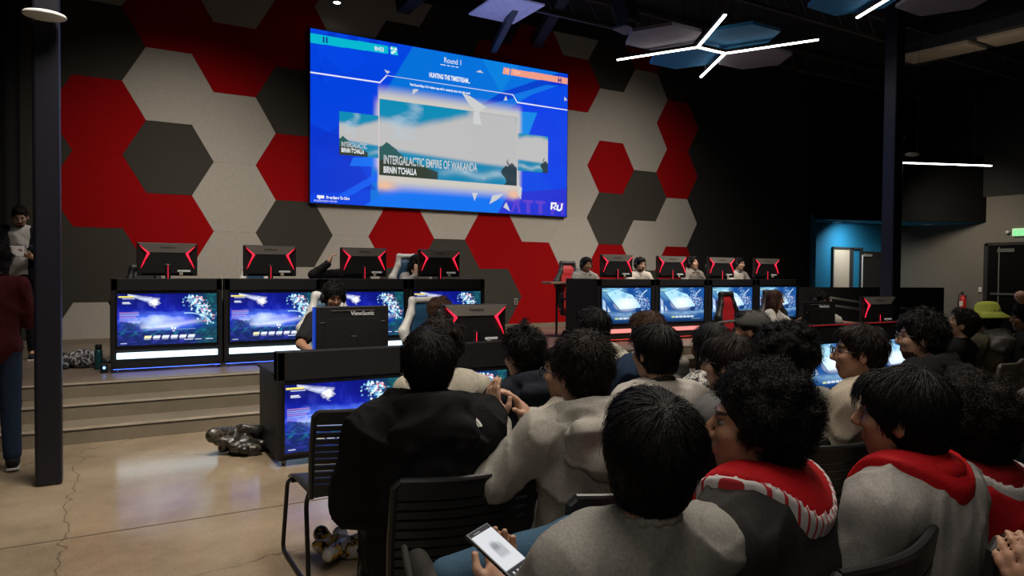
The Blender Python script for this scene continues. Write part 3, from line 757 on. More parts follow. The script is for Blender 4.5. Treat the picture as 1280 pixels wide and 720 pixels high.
def make_monitor(label, gaming=True, edge=True, sides=(-1, 1), w=.6, h=.36, tilt=0., group='gaming monitors on the desks', bottom=.26, brand=True):
    """monitor seen from behind: back at y=0 facing -y; base on z=0"""
    t = empty('gaming_monitor' if gaming else 'office_monitor'); tag(t, label, 'monitor', group)
    zc = bottom + h / 2
    m = MB()
    m.box((0, .03, zc), (w, .03, h), bev=.008)
    m.prism([(-w * .42, bottom + .03), (w * .42, bottom + .03), (w * .36, bottom + h * .72), (-w * .36, bottom + h * .72)], -.012, .02)
    m.build('back_shell', back_g, t)
    MB().box((0, .047, zc), (w - .02, .004, h - .02)).build('front_glass', M['gloss_black'], t)
    if gaming:
        zt = bottom + h
        MB().prism([(-w * .48, zt - .008), (w * .48, zt - .008), (w * .33, zt - .105), (-w * .33, zt - .105)], -.02, .02).build('top_band', band_g, t)
        for s in sides:
            a = [(s * w * .46, zt - .03), (s * w * .33, zt - .115), (s * w * .45, zt - .26), (s * w * .395, zt - .26 + .055), (s * w * .27, zt - .115), (s * w * .40, zt - .045)]
            a = [(s * w * .465, zt - .03), (s * w * .335, zt - .115), (s * w * .44, zt - .28), (s * w * .392, zt - .20), (s * w * .292, zt - .115)]
            if s < 0: a = a[::-1]
            MB().prism(a, -.026, -.012).build('red_chevron', red_g, t)
        text('ViewSonic', .036, Matrix.Translation((-.075, -.022, zt - .062)) @ Euler((PI / 2, 0, 0)).to_matrix().to_4x4(), mark_d, t, bold=.0008)
        MB().box((.16, -.013, bottom + .055), (.13, .004, .022)).build('port_label', mark_w, t)
        MB().box((.13, -.02, bottom + .03), (.035, .02, .045)).build('cable_plug', mat('plug', (.4, .38, .33), .5), t)
    else:
        zt = bottom + h
        text('ViewSonic', .048, Matrix.Translation((-.02, .0125, zt - .075)) @ Euler((PI / 2, 0, 0)).to_matrix().to_4x4(), mark_w, t, bold=.0009)
        MB().box((0, .012, zt - .13), (w * .9, .004, .003)).box((0, .012, zt - .035), (w * .6, .006, .004)).build('seam', band_g, t)
        if edge: MB().box((-w / 2 - .008, .03, zc), (.016, .045, h - .01)).build('blue_edge', mat('blue_edge', (.005, .03, .3), .4, emit=(.0, .08, .8), estr=.35), t)
    MB().box((0, -.01, bottom * .5 + .06), (.055, .035, bottom + .14), bev=.008).build('stand', back_g, t)
    if gaming: MB().box((0, -.029, bottom * .5 + .1), (.004, .004, bottom + .03)).build('red_line', red_g, t)
    MB().prism([(-.13, -.08), (.13, -.08), (.1, .1), (-.1, .1)], 0, .015, plane='xy').build('base', back_g, t)
    return t
strip_w = emis('strip_white', (.62, .86, 1), 2.6)
strip_p = emis('strip_pink', (1, .30, .27), 1.1)
glow_b = emis('glow_blue', (.05, .12, 1), 5.)
glow_r = emis('glow_red', (1, .06, .04), 2.)
ordl = ['leftmost', 'second from left', 'third from left', 'rightmost']
LX, LY = .11, 8.3
protoB = None; protoC = None
for i in range(4):
    t, g = make_station('gaming_desk', f'black stage desk with blue screen and white strip, {ordl[i]} of left four', 1.065, .98, .285, blue_tv, M['tv_blue'], protoB, (.18, strip_w), 'black desks with blue screens on stage', tw=.95, glow=glow_b)
    protoB = protoB or g
    t.location = (LX + i * 1.085, LY, STG)
    m = make_monitor(f'black gaming monitor with red chevrons on the {ordl[i]} blue-screen stage desk', bottom=.27)
    m.location = (LX + i * 1.085 + .55 + (.05 if i == 2 else 0), LY + .3, STG + .735)
RX, RY_ = 6.52, 8.6
for i in range(4):
    t, g = make_station('gaming_desk', f'black stage desk with cyan screen and red strip, {ordl[i]} of right four', 1.15, .98, .29, cyan_tv, M['tv_cyan'], protoC, (.175, strip_p), 'black desks with cyan screens on stage', tw=.98, glow=glow_r)
    protoC = protoC or g
    t.location = (RX + i * 1.165, RY_, STG)
    if i == 0: MB().box((-.012, .40, .50), (.03, .78, .96)).build('end_wing', M['satin_black'], t)
    m = make_monitor(f'black gaming monitor with red chevrons on the {ordl[i]} cyan-screen stage desk', bottom=.27)
    m.location = (RX + i * 1.165 + .62, RY_ + .3, STG + .735)
    m.rotation_euler.z = math.radians(-6)
NY = 5.5
near = [('left of the two near blue-screen desks', 1.165), ('right of the two near blue-screen desks', 2.185)]
for i, (n, x) in enumerate(near):
    t, g = make_station('gaming_desk', f'black floor-level desk with blue screen, {n}', 1.04, .875, .10, blue_tv, M['tv_blue'], None, None, 'black desks in front of the stage', tw=.93, desk=.70, depth=.66)
    t.location = (x, NY, 0)
m = make_monitor('plain black office monitor with white lettering on the near left desk', False, bottom=.12, h=.37, w=.62); m.location = (1.82, NY + .2, .715)
m = make_monitor('black gaming monitor with red chevrons on the near blue-screen desk', True, bottom=.12, w=.65, h=.37); m.location = (2.95, NY + .2, .715)
red_edge = mat('red_edge', (.3, .01, .015), .4, emit=(1, .03, .05), estr=.25)
for i, (n, x) in enumerate((('left', 7.2), ('right', 8.5))):
    t, g = make_station('gaming_desk', f'black floor-level desk with cyan screen and red top line, {n} of the near right pair', 1.27, .885, .10, cyan_tv, M['tv_cyan'], protoC, None, 'black desks in front of the stage', tw=.98, desk=.70, depth=.66)
    t.location = (x, NY, 0)
    MB().box((.635, -.004, .88), (1.27, .012, .008)).build('red_top_line', red_edge, t)
m = make_monitor('plain black office monitor on the near right desk, beside the long-haired player', False, edge=False, bottom=.10, h=.34, w=.62); m.location = (7.82, NY + .2, .715)
m = make_monitor('black gaming monitor with one lit red stripe on the far near-right desk', True, sides=(-1,), bottom=.13, w=.6, h=.36); m.location = (9.1, NY + .25, .715); m.rotation_euler.z = -.15

# ------------------------------------------------------------------ the big screen
sc = empty('video_wall', (3.022, WY - .1, 5.463)); tag(sc, 'huge blue video screen mounted on the red and grey hexagon wall', 'screen')
SW, SH = 5.12, 2.85
MB().box((SW / 2, .05, -SH / 2), (SW + .03, .09, SH + .03)).build('cabinet', M['gloss_black'], sc)
def big(u, v):
    C = Canvas(u, v, (.001, .068, .80))
    C.mix(np.clip(.5 + .7 * n2(u, v, 3, 5, 2), 0, 1) * .4, (.001, .03, .58))
    g = np.random.default_rng(4)
    for i in range(26):
        x, y, r = g.random(), g.random(), .08 + .15 * g.random(); a = g.random() * 6.28
        C.poly([(x + r * math.cos(a + q) * .6, y + r * math.sin(a + q)) for q in (0, 1.9, 4.1)], (.001, .07, .85) if i % 2 else (.001, .02, .5), .35)
    C.poly([(.352, 0), (1, 0), (.8, .22), (.62, .45), (.8, .45), (.7, 1), (.2, 1), (.21, .45)], (.002, .19, .72), .8)
    C.poly([(.35, 0), (.62, 0), (.70, .2), (.55, .5), (.2, .6), (.21, .42)], (.002, .16, .66), .55)
    C.poly([(.62, 0), (.78, 0), (.70, .2)], (.005, .28, .72), .45)
    C.poly([(.70, .2), (.96, 0), (1, 0), (1, .07), (.6, .32)], (.001, .025, .58), .8)
    C.poly([(.74, .21), (.9, .1), (.96, .09), (.78, .22)], (.005, .2, .8), .8)
    C.poly([(.78, .25), (1, .23), (1, .9), (.86, .7)], (.001, .05, .8), .8)
    C.poly([(.62, .32), (.86, .3), (.8, .55), (.62, .5)], (.006, .32, .78), .7)
    C.poly([(0, .55), (.1, .6), (.22, .9), (.0, .95)], (.001, .02, .52), .5)
    C.poly([(.09, .95), (.24, .78), (.24, .83), (.12, .96)], (.005, .12, .9), .8)
    C.poly([(.14, .72), (.23, .7), (.23, .76), (.13, .77)], (.005, .2, .95), .7)
    C.poly([(.18, 1), (.3, .86), (.75, .86), (.7, 1)], (.002, .17, .9), .8)
    C.poly([(.69, 1), (.74, .86), (1, .8), (1, 1)], (.02, .025, .6), .8)
    for i in range(9): C.rect(.02 + i * .035, 0, .05 + i * .035, .028, (.001, .02, .45) if i % 2 else (.001, .06, .7), .5)
    # header bars
    C.poly([(0, .029), (.262, .024), (.262, .072), (0, .083)], (.002, .47, .62)); C.poly([(.27, .022), (.292, .022), (.297, .07), (.27, .072)], (.02, .55, .62))
    for x, y in ((.274, .035), (.284, .05), (.277, .06), (.288, .035)): C.blob(x, y, .006, (.9, 1, 1), 1, .008, .4)
    C.poly([(.712, .031), (.738, .03), (.736, .074), (.707, .075)], (.86, .33, .24)); C.poly([(.744, .03), (1, .027), (1, .071), (.741, .074)], (.86, .33, .24))
    W = (.93, .95, 1)
    C.line((0, .252), (.233, .252), .0035, W); C.line((.233, .252), (.257, .203), .003, W); C.line((.257, .203), (.752, .202), .0022, W, .85); C.line((.752, .202), (.771, .249), .003, W); C.line((.771, .249), (1, .251), .0035, W)
    # glow halo around the centre card
    G = (.60, .57, .52)
    inx = sst(.222, .232, u) * (1 - sst(.772, .80, u))
    C.mix(inx * sst(.25, .345, v) * (1 - sst(.83, .92, v)), G)
    C.mix(sst(.205, .235, u) * (1 - sst(.235, .25, u)) * sst(.32, .4, v) * (1 - sst(.74, .8, v)) * .7, (.8, .6, .6))
    C.mix(inx * np.exp(-((v - .87) / .03) ** 2) * (np.exp(-((u - .25) / .04) ** 2) + np.exp(-((u - .76) / .03) ** 2)), (.85, .5, .3))
    # side cards and centre card share the same landscape
    def card(x0, y0, x1, y1, lo=0., hi=1.):
        m = (u > x0) & (u < x1) & (v > y0) & (v < y1)
        uu = lo + (u - x0) / (x1 - x0) * (hi - lo); vv = (v - y0) / (y1 - y0)
        C.mix(m * 1., (.004, .25, .45))
        cl = .10 + .13 * np.sin(uu * 4.2 + 1.2) + .04 * n2(uu, vv * 0, 14, 3)
        C.mix(m * sst(cl + .0, cl + .14, vv) * (1 - sst(.60 + .12 * uu, .68 + .12 * uu, vv)), (.50, .50, .50))
        C.mix(m * sst(.55, .95, np.clip(.5 + .5 * n2(uu, vv, 10, 7), 0, 1)) * (vv < .5) * (uu < .3) * .6, (.45, .6, .72))
        C.mix(m * sst(.68, .8, vv) * sst(.25, .5, uu) * .9, (.003, .22, .42))
        C.mix(m * np.exp(-((vv - .88 - .03 * np.sin(uu * 20)) / .05) ** 2) * sst(.35, .55, uu) * (.5 + .5 * np.clip(n2(uu, vv, 30, 4), 0, 1)), (.42, .58, .65))
        mt = .56 + 1.5 * np.abs(uu - .05) + .03 * n2(uu, vv * 0, 60, 2)
        C.mix(m * (vv > np.minimum(mt, .74 + .5 * np.abs(uu - .14))) * (uu < .42) * (1 - sst(.3, .42, uu)), (.02, .10, .10))
        C.mix(m * (vv > .76 + .5 * np.abs(uu - .1) * .9) * (uu < .4) * .9, (.03, .035, .02))
        cf = .70 + .03 * np.sin(uu * 90)
        C.mix(m * (vv > cf) * (uu > .895 - .02 * np.sin(vv * 25)) * .95, (.015, .03, .04))
        C.mix(m * (vv > .6) * (vv < cf + .02) * (np.abs(uu - .93 + .008 * np.sin(vv * 50)) < .007), (.01, .03, .05))
    card(.094, .455, .228, .709, 0, .55); card(.775, .454, .911, .707, .5, 1.); card(.231, .35, .772, .81)
    C.mix((u > .24) * (u < .5) * (v > .45) * (v < .62) * 0., G)
    C.mix(inx * sst(.55, .60, u) * (1 - sst(.76, .79, u)) * sst(.33, .36, v) * (1 - sst(.62, .68, v)), (.49, .49, .49))
    for p in ([(.54, .24), (.575, .255), (.64, .31), (.61, .35), (.62, .43), (.585, .43), (.59, .33), (.57, .31)], [(.352, .262), (.375, .258), (.35, .30)], [(.248, .17), (.27, .178), (.258, .192)], [(.598, .09), (.613, .075), (.626, .09)], [(.712, .25), (.722, .215), (.729, .245)],
              [(.583, .878), (.607, .875), (.594, .93)], [(.655, .945), (.668, .885), (.715, .87), (.69, .91)], [(.72, .94), (.728, .925), (.744, .985), (.715, .96)], [(.775, .80), (.795, .82), (.79, .9), (.778, .87)], [(.985, .16), (.999, .18), (.985, .19)]):
        C.poly(p, (.60, .62, .62), .95)
    # faded giant letters
    P = (.12, .05, .62)
    for x0, x1 in ((.80, .845), (.855, .90)): C.rect(x0, .90, x1, .92, P, .8); C.rect((x0 + x1) / 2 - .008, .9, (x0 + x1) / 2 + .01, .99, P, .8)
    C.poly([(.745, .99), (.765, .9), (.78, .9), (.79, .99), (.778, .99), (.77, .93), (.757, .99)], P, .8); C.poly([(.93, .9), (.99, .9), (.985, .99), (.975, .99), (.975, .92), (.95, .92), (.94, .99), (.925, .99)], P, .7)
    return C.c
M['big'] = attr_screen('big', 1.02)
pg = paint_grid('picture', SW, SH, 620, 345, big, M['big'], sc)
tw_ = emis('screen_white', (.85, .88, .92), 1.0); tg = emis('screen_grey', (.50, .53, .56), 1.0); tn = emis('screen_navy', (.0, .01, .25), 1.0); tpk = emis('screen_pale', (.95, .62, .5), 1.)
def st_(body, u, v, h, m=tw_, xs=.75, align='LEFT', bold=0.):
    return text(body, h * SH * 1.38, Matrix.Translation((u * SW, -.004, -v * SH)) @ Euler((PI / 2, 0, 0)).to_matrix().to_4x4(), m, sc, xs=xs, align=align, bold=bold)
st_('INTERGALACTIC EMPIRE OF WAKANDA', .246, .737, .053, tg, .485, bold=.005)
st_("BIRNIN T'CHALLA", .246, .793, .040, tw_, .485, bold=.003)
st_('INTERGALACTIC', .101, .660, .03, tg, .50, bold=.003); st_("BIRNIN T'CHALLA", .101, .692, .026, tw_, .48, bold=.003)
st_('Round 1', .468, .066, .036, tw_, .75)
st_('HUNTING THE TIMESTREAM...', .412, .172, .030, tw_, .52, bold=.004)
st_('First Round Map: A Revelation map will be randomly chosen for this round', .341, .243, .015, tw_, .66, bold=.002)
st_('BHS3', .213, .064, .026, tw_, .75, bold=.001)
st_('11', .037, .067, .03, tn, .9, bold=.008); st_('H', .953, .066, .03, tn, 1., bold=.006)
st_('VS', .720, .064, .022, tpk, .7); st_('TEAM', .75, .063, .024, tpk, .7)
st_('Press Enter To Chat', .052, .972, .016, tw_, .75, bold=.003)
st_('PRE-SEASON: SEASON 4 17:02:1 9MM', .012, .992, .011, tw_, .55)
q = MB()
q.prism([(.022 * SW, -.955 * SH), (.045 * SW, -.955 * SH), (.045 * SW, -.972 * SH), (.034 * SW, -.972 * SH), (.028 * SW, -.982 * SH), (.028 * SW, -.972 * SH), (.022 * SW, -.972 * SH)], -.004, -.003)
for a, b in ((.455, .475), (.48, .492), (.497, .509), (.514, .526)): q.box(((a + b) / 2 * SW, -.004, -.082 * SH), ((b - a) * SW, .002, .012))
q.build('chat_icon', tw_, sc)
lg = MB()
for pts in ([(.926, .905), (.952, .905), (.952, .93), (.942, .94), (.952, .955), (.943, .955), (.934, .938), (.945, .93), (.945, .918), (.934, .918), (.932, .955), (.924, .955)],
            [(.955, .92), (.962, .92), (.96, .948), (.966, .952), (.972, .94), (.974, .908), (.982, .908), (.978, .95), (.968, .965), (.955, .962), (.951, .95)]):
    lg.prism([(a * SW, -b * SH) for a, b in pts], -.004, -.003)
lg.build('team_logo', tw_, sc)

# ------------------------------------------------------------------ chairs
def make_chair():
    """slatted stacking chair on a sled frame; faces +y, origin on the floor under the seat"""
    t = empty('stacking_chair')
    se = MB(); nx, ny = 12, 8; V = []
    for jj in range(ny + 1):
        for i in range(nx + 1):
            x = -.235 + .47 * i / nx; y = -.2 + .44 * jj / ny
            z = .43 - .012 * math.cos(x / .235 * PI / 2) - (.03 * max(0, (y - .14) / .1) ** 2) + .01
            V.append((x, y, z))
    F = [(jj * (nx + 1) + i, jj * (nx + 1) + i + 1, (jj + 1) * (nx + 1) + i + 1, (jj + 1) * (nx + 1) + i) for jj in range(ny) for i in range(nx)]
    n = len(V); V2 = V + [(x, y, z - .012) for x, y, z in V]
    F2 = F + [tuple(reversed([q + n for q in f])) for f in F]
    for i in range(nx): F2 += [(i, i + n, i + 1 + n, i + 1), (ny * (nx + 1) + i + 1, ny * (nx + 1) + i + 1 + n, ny * (nx + 1) + i + n, ny * (nx + 1) + i)]
    for jj in range(ny): F2 += [((jj + 1) * (nx + 1), (jj + 1) * (nx + 1) + n, jj * (nx + 1) + n, jj * (nx + 1)), (jj * (nx + 1) + nx, jj * (nx + 1) + nx + n, (jj + 1) * (nx + 1) + nx + n, (jj + 1) * (nx + 1) + nx)]
    se.add(V2, F2); se.build('seat', M['chair_plastic'], t, smooth=True)
    bk = MB(); T = Matrix.Translation((0, -.235, .44)) @ Euler((math.radians(8), 0, 0)).to_matrix().to_4x4()
    def cy(x): return -.035 * math.cos(x / .24 * PI / 2)
    xs = [-.235 + .47 * i / 10 for i in range(11)]
    def strip(z0, z1):
        for i in range(10):
            a, b = xs[i], xs[i + 1]
            vs = [(a, cy(a) - .008, z0), (b, cy(b) - .008, z0), (b, cy(b) + .008, z0), (a, cy(a) + .008, z0), (a, cy(a) - .008, z1), (b, cy(b) - .008, z1), (b, cy(b) + .008, z1), (a, cy(a) + .008, z1)]
            bk.add(vs, [(0, 3, 2, 1), (4, 5, 6, 7), (0, 1, 5, 4), (2, 3, 7, 6), (1, 2, 6, 5), (0, 4, 7, 3)], 0, T)
    strip(-.01, .05); strip(.343, .40)
    for i in range(9): strip(.056 + i * .032, .056 + i * .032 + .0235)
    for s in (-1, 1): bk.tube([T @ Vector((s * .235, 0, -.02)), T @ Vector((s * .24, 0, .2)), T @ Vector((s * .235, 0, .385)), T @ Vector((s * .215, 0, .40))], .0145, 8)
    bk.tube([T @ Vector((x * .93, cy(x), .403)) for x in xs], .012, 8)
    bk.build('backrest', M['chair_plastic'], t)
    for s in (-1, 1):
        p = smooth_path([(s * .235, -.235, .47), (s * .25, -.2, .40), (s * .255, -.27, .012), (s * .255, .27, .012), (s * .245, .2, .40), (s * .2, .14, .415)], .05)
        MB().tube(p, .011, 8).build('leg', M['chair_frame'], t, smooth=True)
    MB().tube([(-.24, .14, .405), (.24, .14, .405)], .009, 8).tube([(-.24, -.16, .405), (.24, -.16, .405)], .009, 8).build('stretcher', M['chair_frame'], t, smooth=True)
    return t
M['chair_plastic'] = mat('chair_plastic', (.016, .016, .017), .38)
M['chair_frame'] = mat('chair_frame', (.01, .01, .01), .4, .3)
M['chair_lit_back'] = mat('chair_lit_back', (.16, .145, .12), .5)  # paler copy of the black plastic: light on the backs put into colour
chair0 = [None]
def chair(x, y, rz, label, group='black slatted chairs of the audience', tan=False):
    if chair0[0] is None: c = chair0[0] = make_chair()
    else: c = copy_tree(chair0[0])
    c.location = (x, y, 0); c.rotation_euler = (0, 0, math.radians(rz)); tag(c, label, 'chair', group)
    if tan:  # black backrest swapped for the colour with light painted in
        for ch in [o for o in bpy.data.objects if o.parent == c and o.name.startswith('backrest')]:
            ch.data = ch.data.copy(); ch.data.materials[0] = M['chair_lit_back']
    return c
def gaming_chair(x, y, z, rz, label, c_main, c_side, rec=8, zs=.5):
    t = empty('gaming_chair', (x, y, z), math.radians(rz)); tag(t, label, 'gaming chair', 'bucket gaming chairs')
    R = Rm(rec, 0, 0); B = A(0, -.2, zs)
    def q(px, py, pz): return B + R @ A(px, py, pz)
    sdf_obj('backrest', [('b', q(0, -.03, .36), (.17, .045, .37), R, .04), ('b', q(0, -.03, .70), (.12, .04, .10), R, .04)], .012, c_main, t, k=.04)
    sdf_obj('side_bolster', [('c', q(s * .2, .0, .05), q(s * .2, .02, .25), .045, .05) for s in (-1, 1)] + [('c', q(s * .2, .02, .25), q(s * .25, .0, .48), .05, .055) for s in (-1, 1)] + [('c', q(s * .25, .0, .48), q(s * .15, .0, .66), .05, .04) for s in (-1, 1)] + [('c', q(s * .15, .0, .66), q(s * .12, .0, .8), .04, .035) for s in (-1, 1)] + [('c', q(-.12, 0, .8), q(.12, 0, .8), .035, .035)], .012, c_side, t, k=.03)
    sdf_obj('seat', [('b', A(0, .03, zs - .05), (.22, .23, .05), I3, .04), ('c', A(-.23, -.15, zs), A(-.23, .22, zs), .045, .04), ('c', A(.23, -.15, zs), A(.23, .22, zs), .045, .04)], .014, c_main, t, k=.04)
    for s in (-1, 1):
        MB().box((s * .3, .02, zs + .2), (.08, .26, .03), bev=.01).box((s * .3, -.02, zs + .06), (.03, .06, .26)).build('armrest', M['satin_black'], t)
    MB().tube([(0, 0, .1), (0, 0, zs - .08)], .03, 12).build('gas_lift', M['satin_black'], t)
    b = MB()
    for i in range(5):
        a = i * 2 * PI / 5; b.tube([(0, 0, .11), (.3 * math.cos(a), .3 * math.sin(a), .07)], .025, 8, r2=.016)
    b.build('star_base', M['satin_black'], t)
    for i in range(5):
        a = i * 2 * PI / 5; MB().lathe([(.028, -.015), (.028, .015)], M=Matrix.Translation((.3 * math.cos(a), .3 * math.sin(a), .03)) @ Euler((0, PI / 2, a)).to_matrix().to_4x4()).build('caster', M['rubber'], t)
    return t
# ------------------------------------------------------------------ people
def skin(name, c): return mat(name, c, .5, var=.08, vscale=25, spec=.35)
SK = {'light': skin('skin_light', (.50, .30, .21)), 'mid': skin('skin_mid', (.40, .22, .14)), 'tan': skin('skin_tan', (.30, .155, .095)), 'dark': skin('skin_dark', (.17, .085, .052))}
LIP = mat('lips', (.33, .10, .08), .45); BROW = mat('brow', (.02, .013, .009), .8)
EYEW = mat('eye_white', (.2, .17, .15), .4); EYED = mat('eye_iris', (.015, .01, .008), .2)
def hairm(name, c): return mat(name, c, .52, bump=.9, bscale=90, stretch=(3, 3, .6), var=.5, vscale=40, spec=.2)
HM = {'black': hairm('hair_black', (.0045, .004, .004)), 'dbrown': hairm('hair_dark_brown', (.012, .0075, .0055)), 'brown': hairm('hair_brown', (.055, .028, .016)), 'auburn': hairm('hair_auburn', (.055, .022, .013))}
_cm = {}
def cloth(c, rough=.9, bs=160, key=None):
    k = (tuple(c), rough)
    if k not in _cm: _cm[k] = mat('cloth_%d' % len(_cm), c, rough, bump=.5, bscale=bs * 1.6, var=.16, vscale=150, detail=6, spec=.15)
    return _cm[k]
STUB = mat('stubble', (.055, .032, .022), .8, var=.3, vscale=200)
METAL_FRAME = mat('glasses_frame', (.02, .018, .018), .3)
LENS = mat('glasses_lens', (.05, .06, .07), .05, spec=.6)

def seated_joints():
    return dict(pel=A(0, 0, .53), waist=A(0, -.04, .68), chest=A(0, -.06, .87), neck=A(0, -.05, 1.055),
                shL=A(-.165, -.055, .985), shR=A(.165, -.055, .985), elL=A(-.225, .0, .73), elR=A(.225, .0, .73), wrL=A(-.14, .24, .66), wrR=A(.14, .24, .66),
                hiL=A(-.09, .0, .52), hiR=A(.09, .0, .52), knL=A(-.13, .43, .50), knR=A(.13, .43, .50), anL=A(-.14, .44, .09), anR=A(.14, .44, .09))
def standing_joints():
    return dict(pel=A(0, 0, .94), waist=A(0, .0, 1.07), chest=A(0, -.01, 1.25), neck=A(0, -.02, 1.44),
                shL=A(-.168, -.02, 1.385), shR=A(.168, -.02, 1.385), elL=A(-.22, -.04, 1.10), elR=A(.22, -.04, 1.10), wrL=A(-.2, .06, .87), wrR=A(.2, .06, .87),
                hiL=A(-.09, .0, .93), hiR=A(.09, .0, .93), knL=A(-.1, .02, .5), knR=A(.1, .02, .5), anL=A(-.11, -.01, .09), anR=A(.11, -.01, .09))

def hand_prims(w, d, nrm, curl=.5, spread=.0, side=1, s=1.):
    """palm and five fingers; w wrist, d hand direction, nrm palm normal (fingers curl towards it)"""
    d = d / np.linalg.norm(d); nrm = nrm - d * (nrm @ d); nrm = nrm / np.linalg.norm(nrm); x = np.cross(d, nrm) * side
    R = np.stack([x, d, nrm], 1)
    pr = [('e', w + d * .045 * s, A(.040, .055, .017) * s, R, None, .012), ('c', w - d * .02, w + d * .03 * s, .024 * s, .022 * s)]
    for i, (off, L) in enumerate(((.030, .072), (.011, .080), (-.010, .074), (-.029, .058))):
        p = w + d * .085 * s + x * off * s; a = .15
        fd = d * math.cos(0) + x * off * spread * 10; fd = fd / np.linalg.norm(fd)
        for seg, (l, r0, r1) in enumerate(((.45, .0095, .009), (.32, .009, .008), (.25, .008, .0075))):
            a += curl * (.55 if seg == 0 else .8)
            q = p + (fd * math.cos(a) + nrm * math.sin(a)) * L * l * s
            pr.append(('c', p, q, r0 * s, r1 * s, .005)); p = q
    p = w + d * .02 * s + x * .03 * s; q = p + (d * .6 + x * .6 + nrm * .35) * .04 * s; r = q + (d * .85 + x * .15 + nrm * (.3 + curl * .4)) * .033 * s
    pr += [('c', p, q, .013 * s, .011 * s, .008), ('c', q, r, .0105 * s, .009 * s, .006)]
    return pr

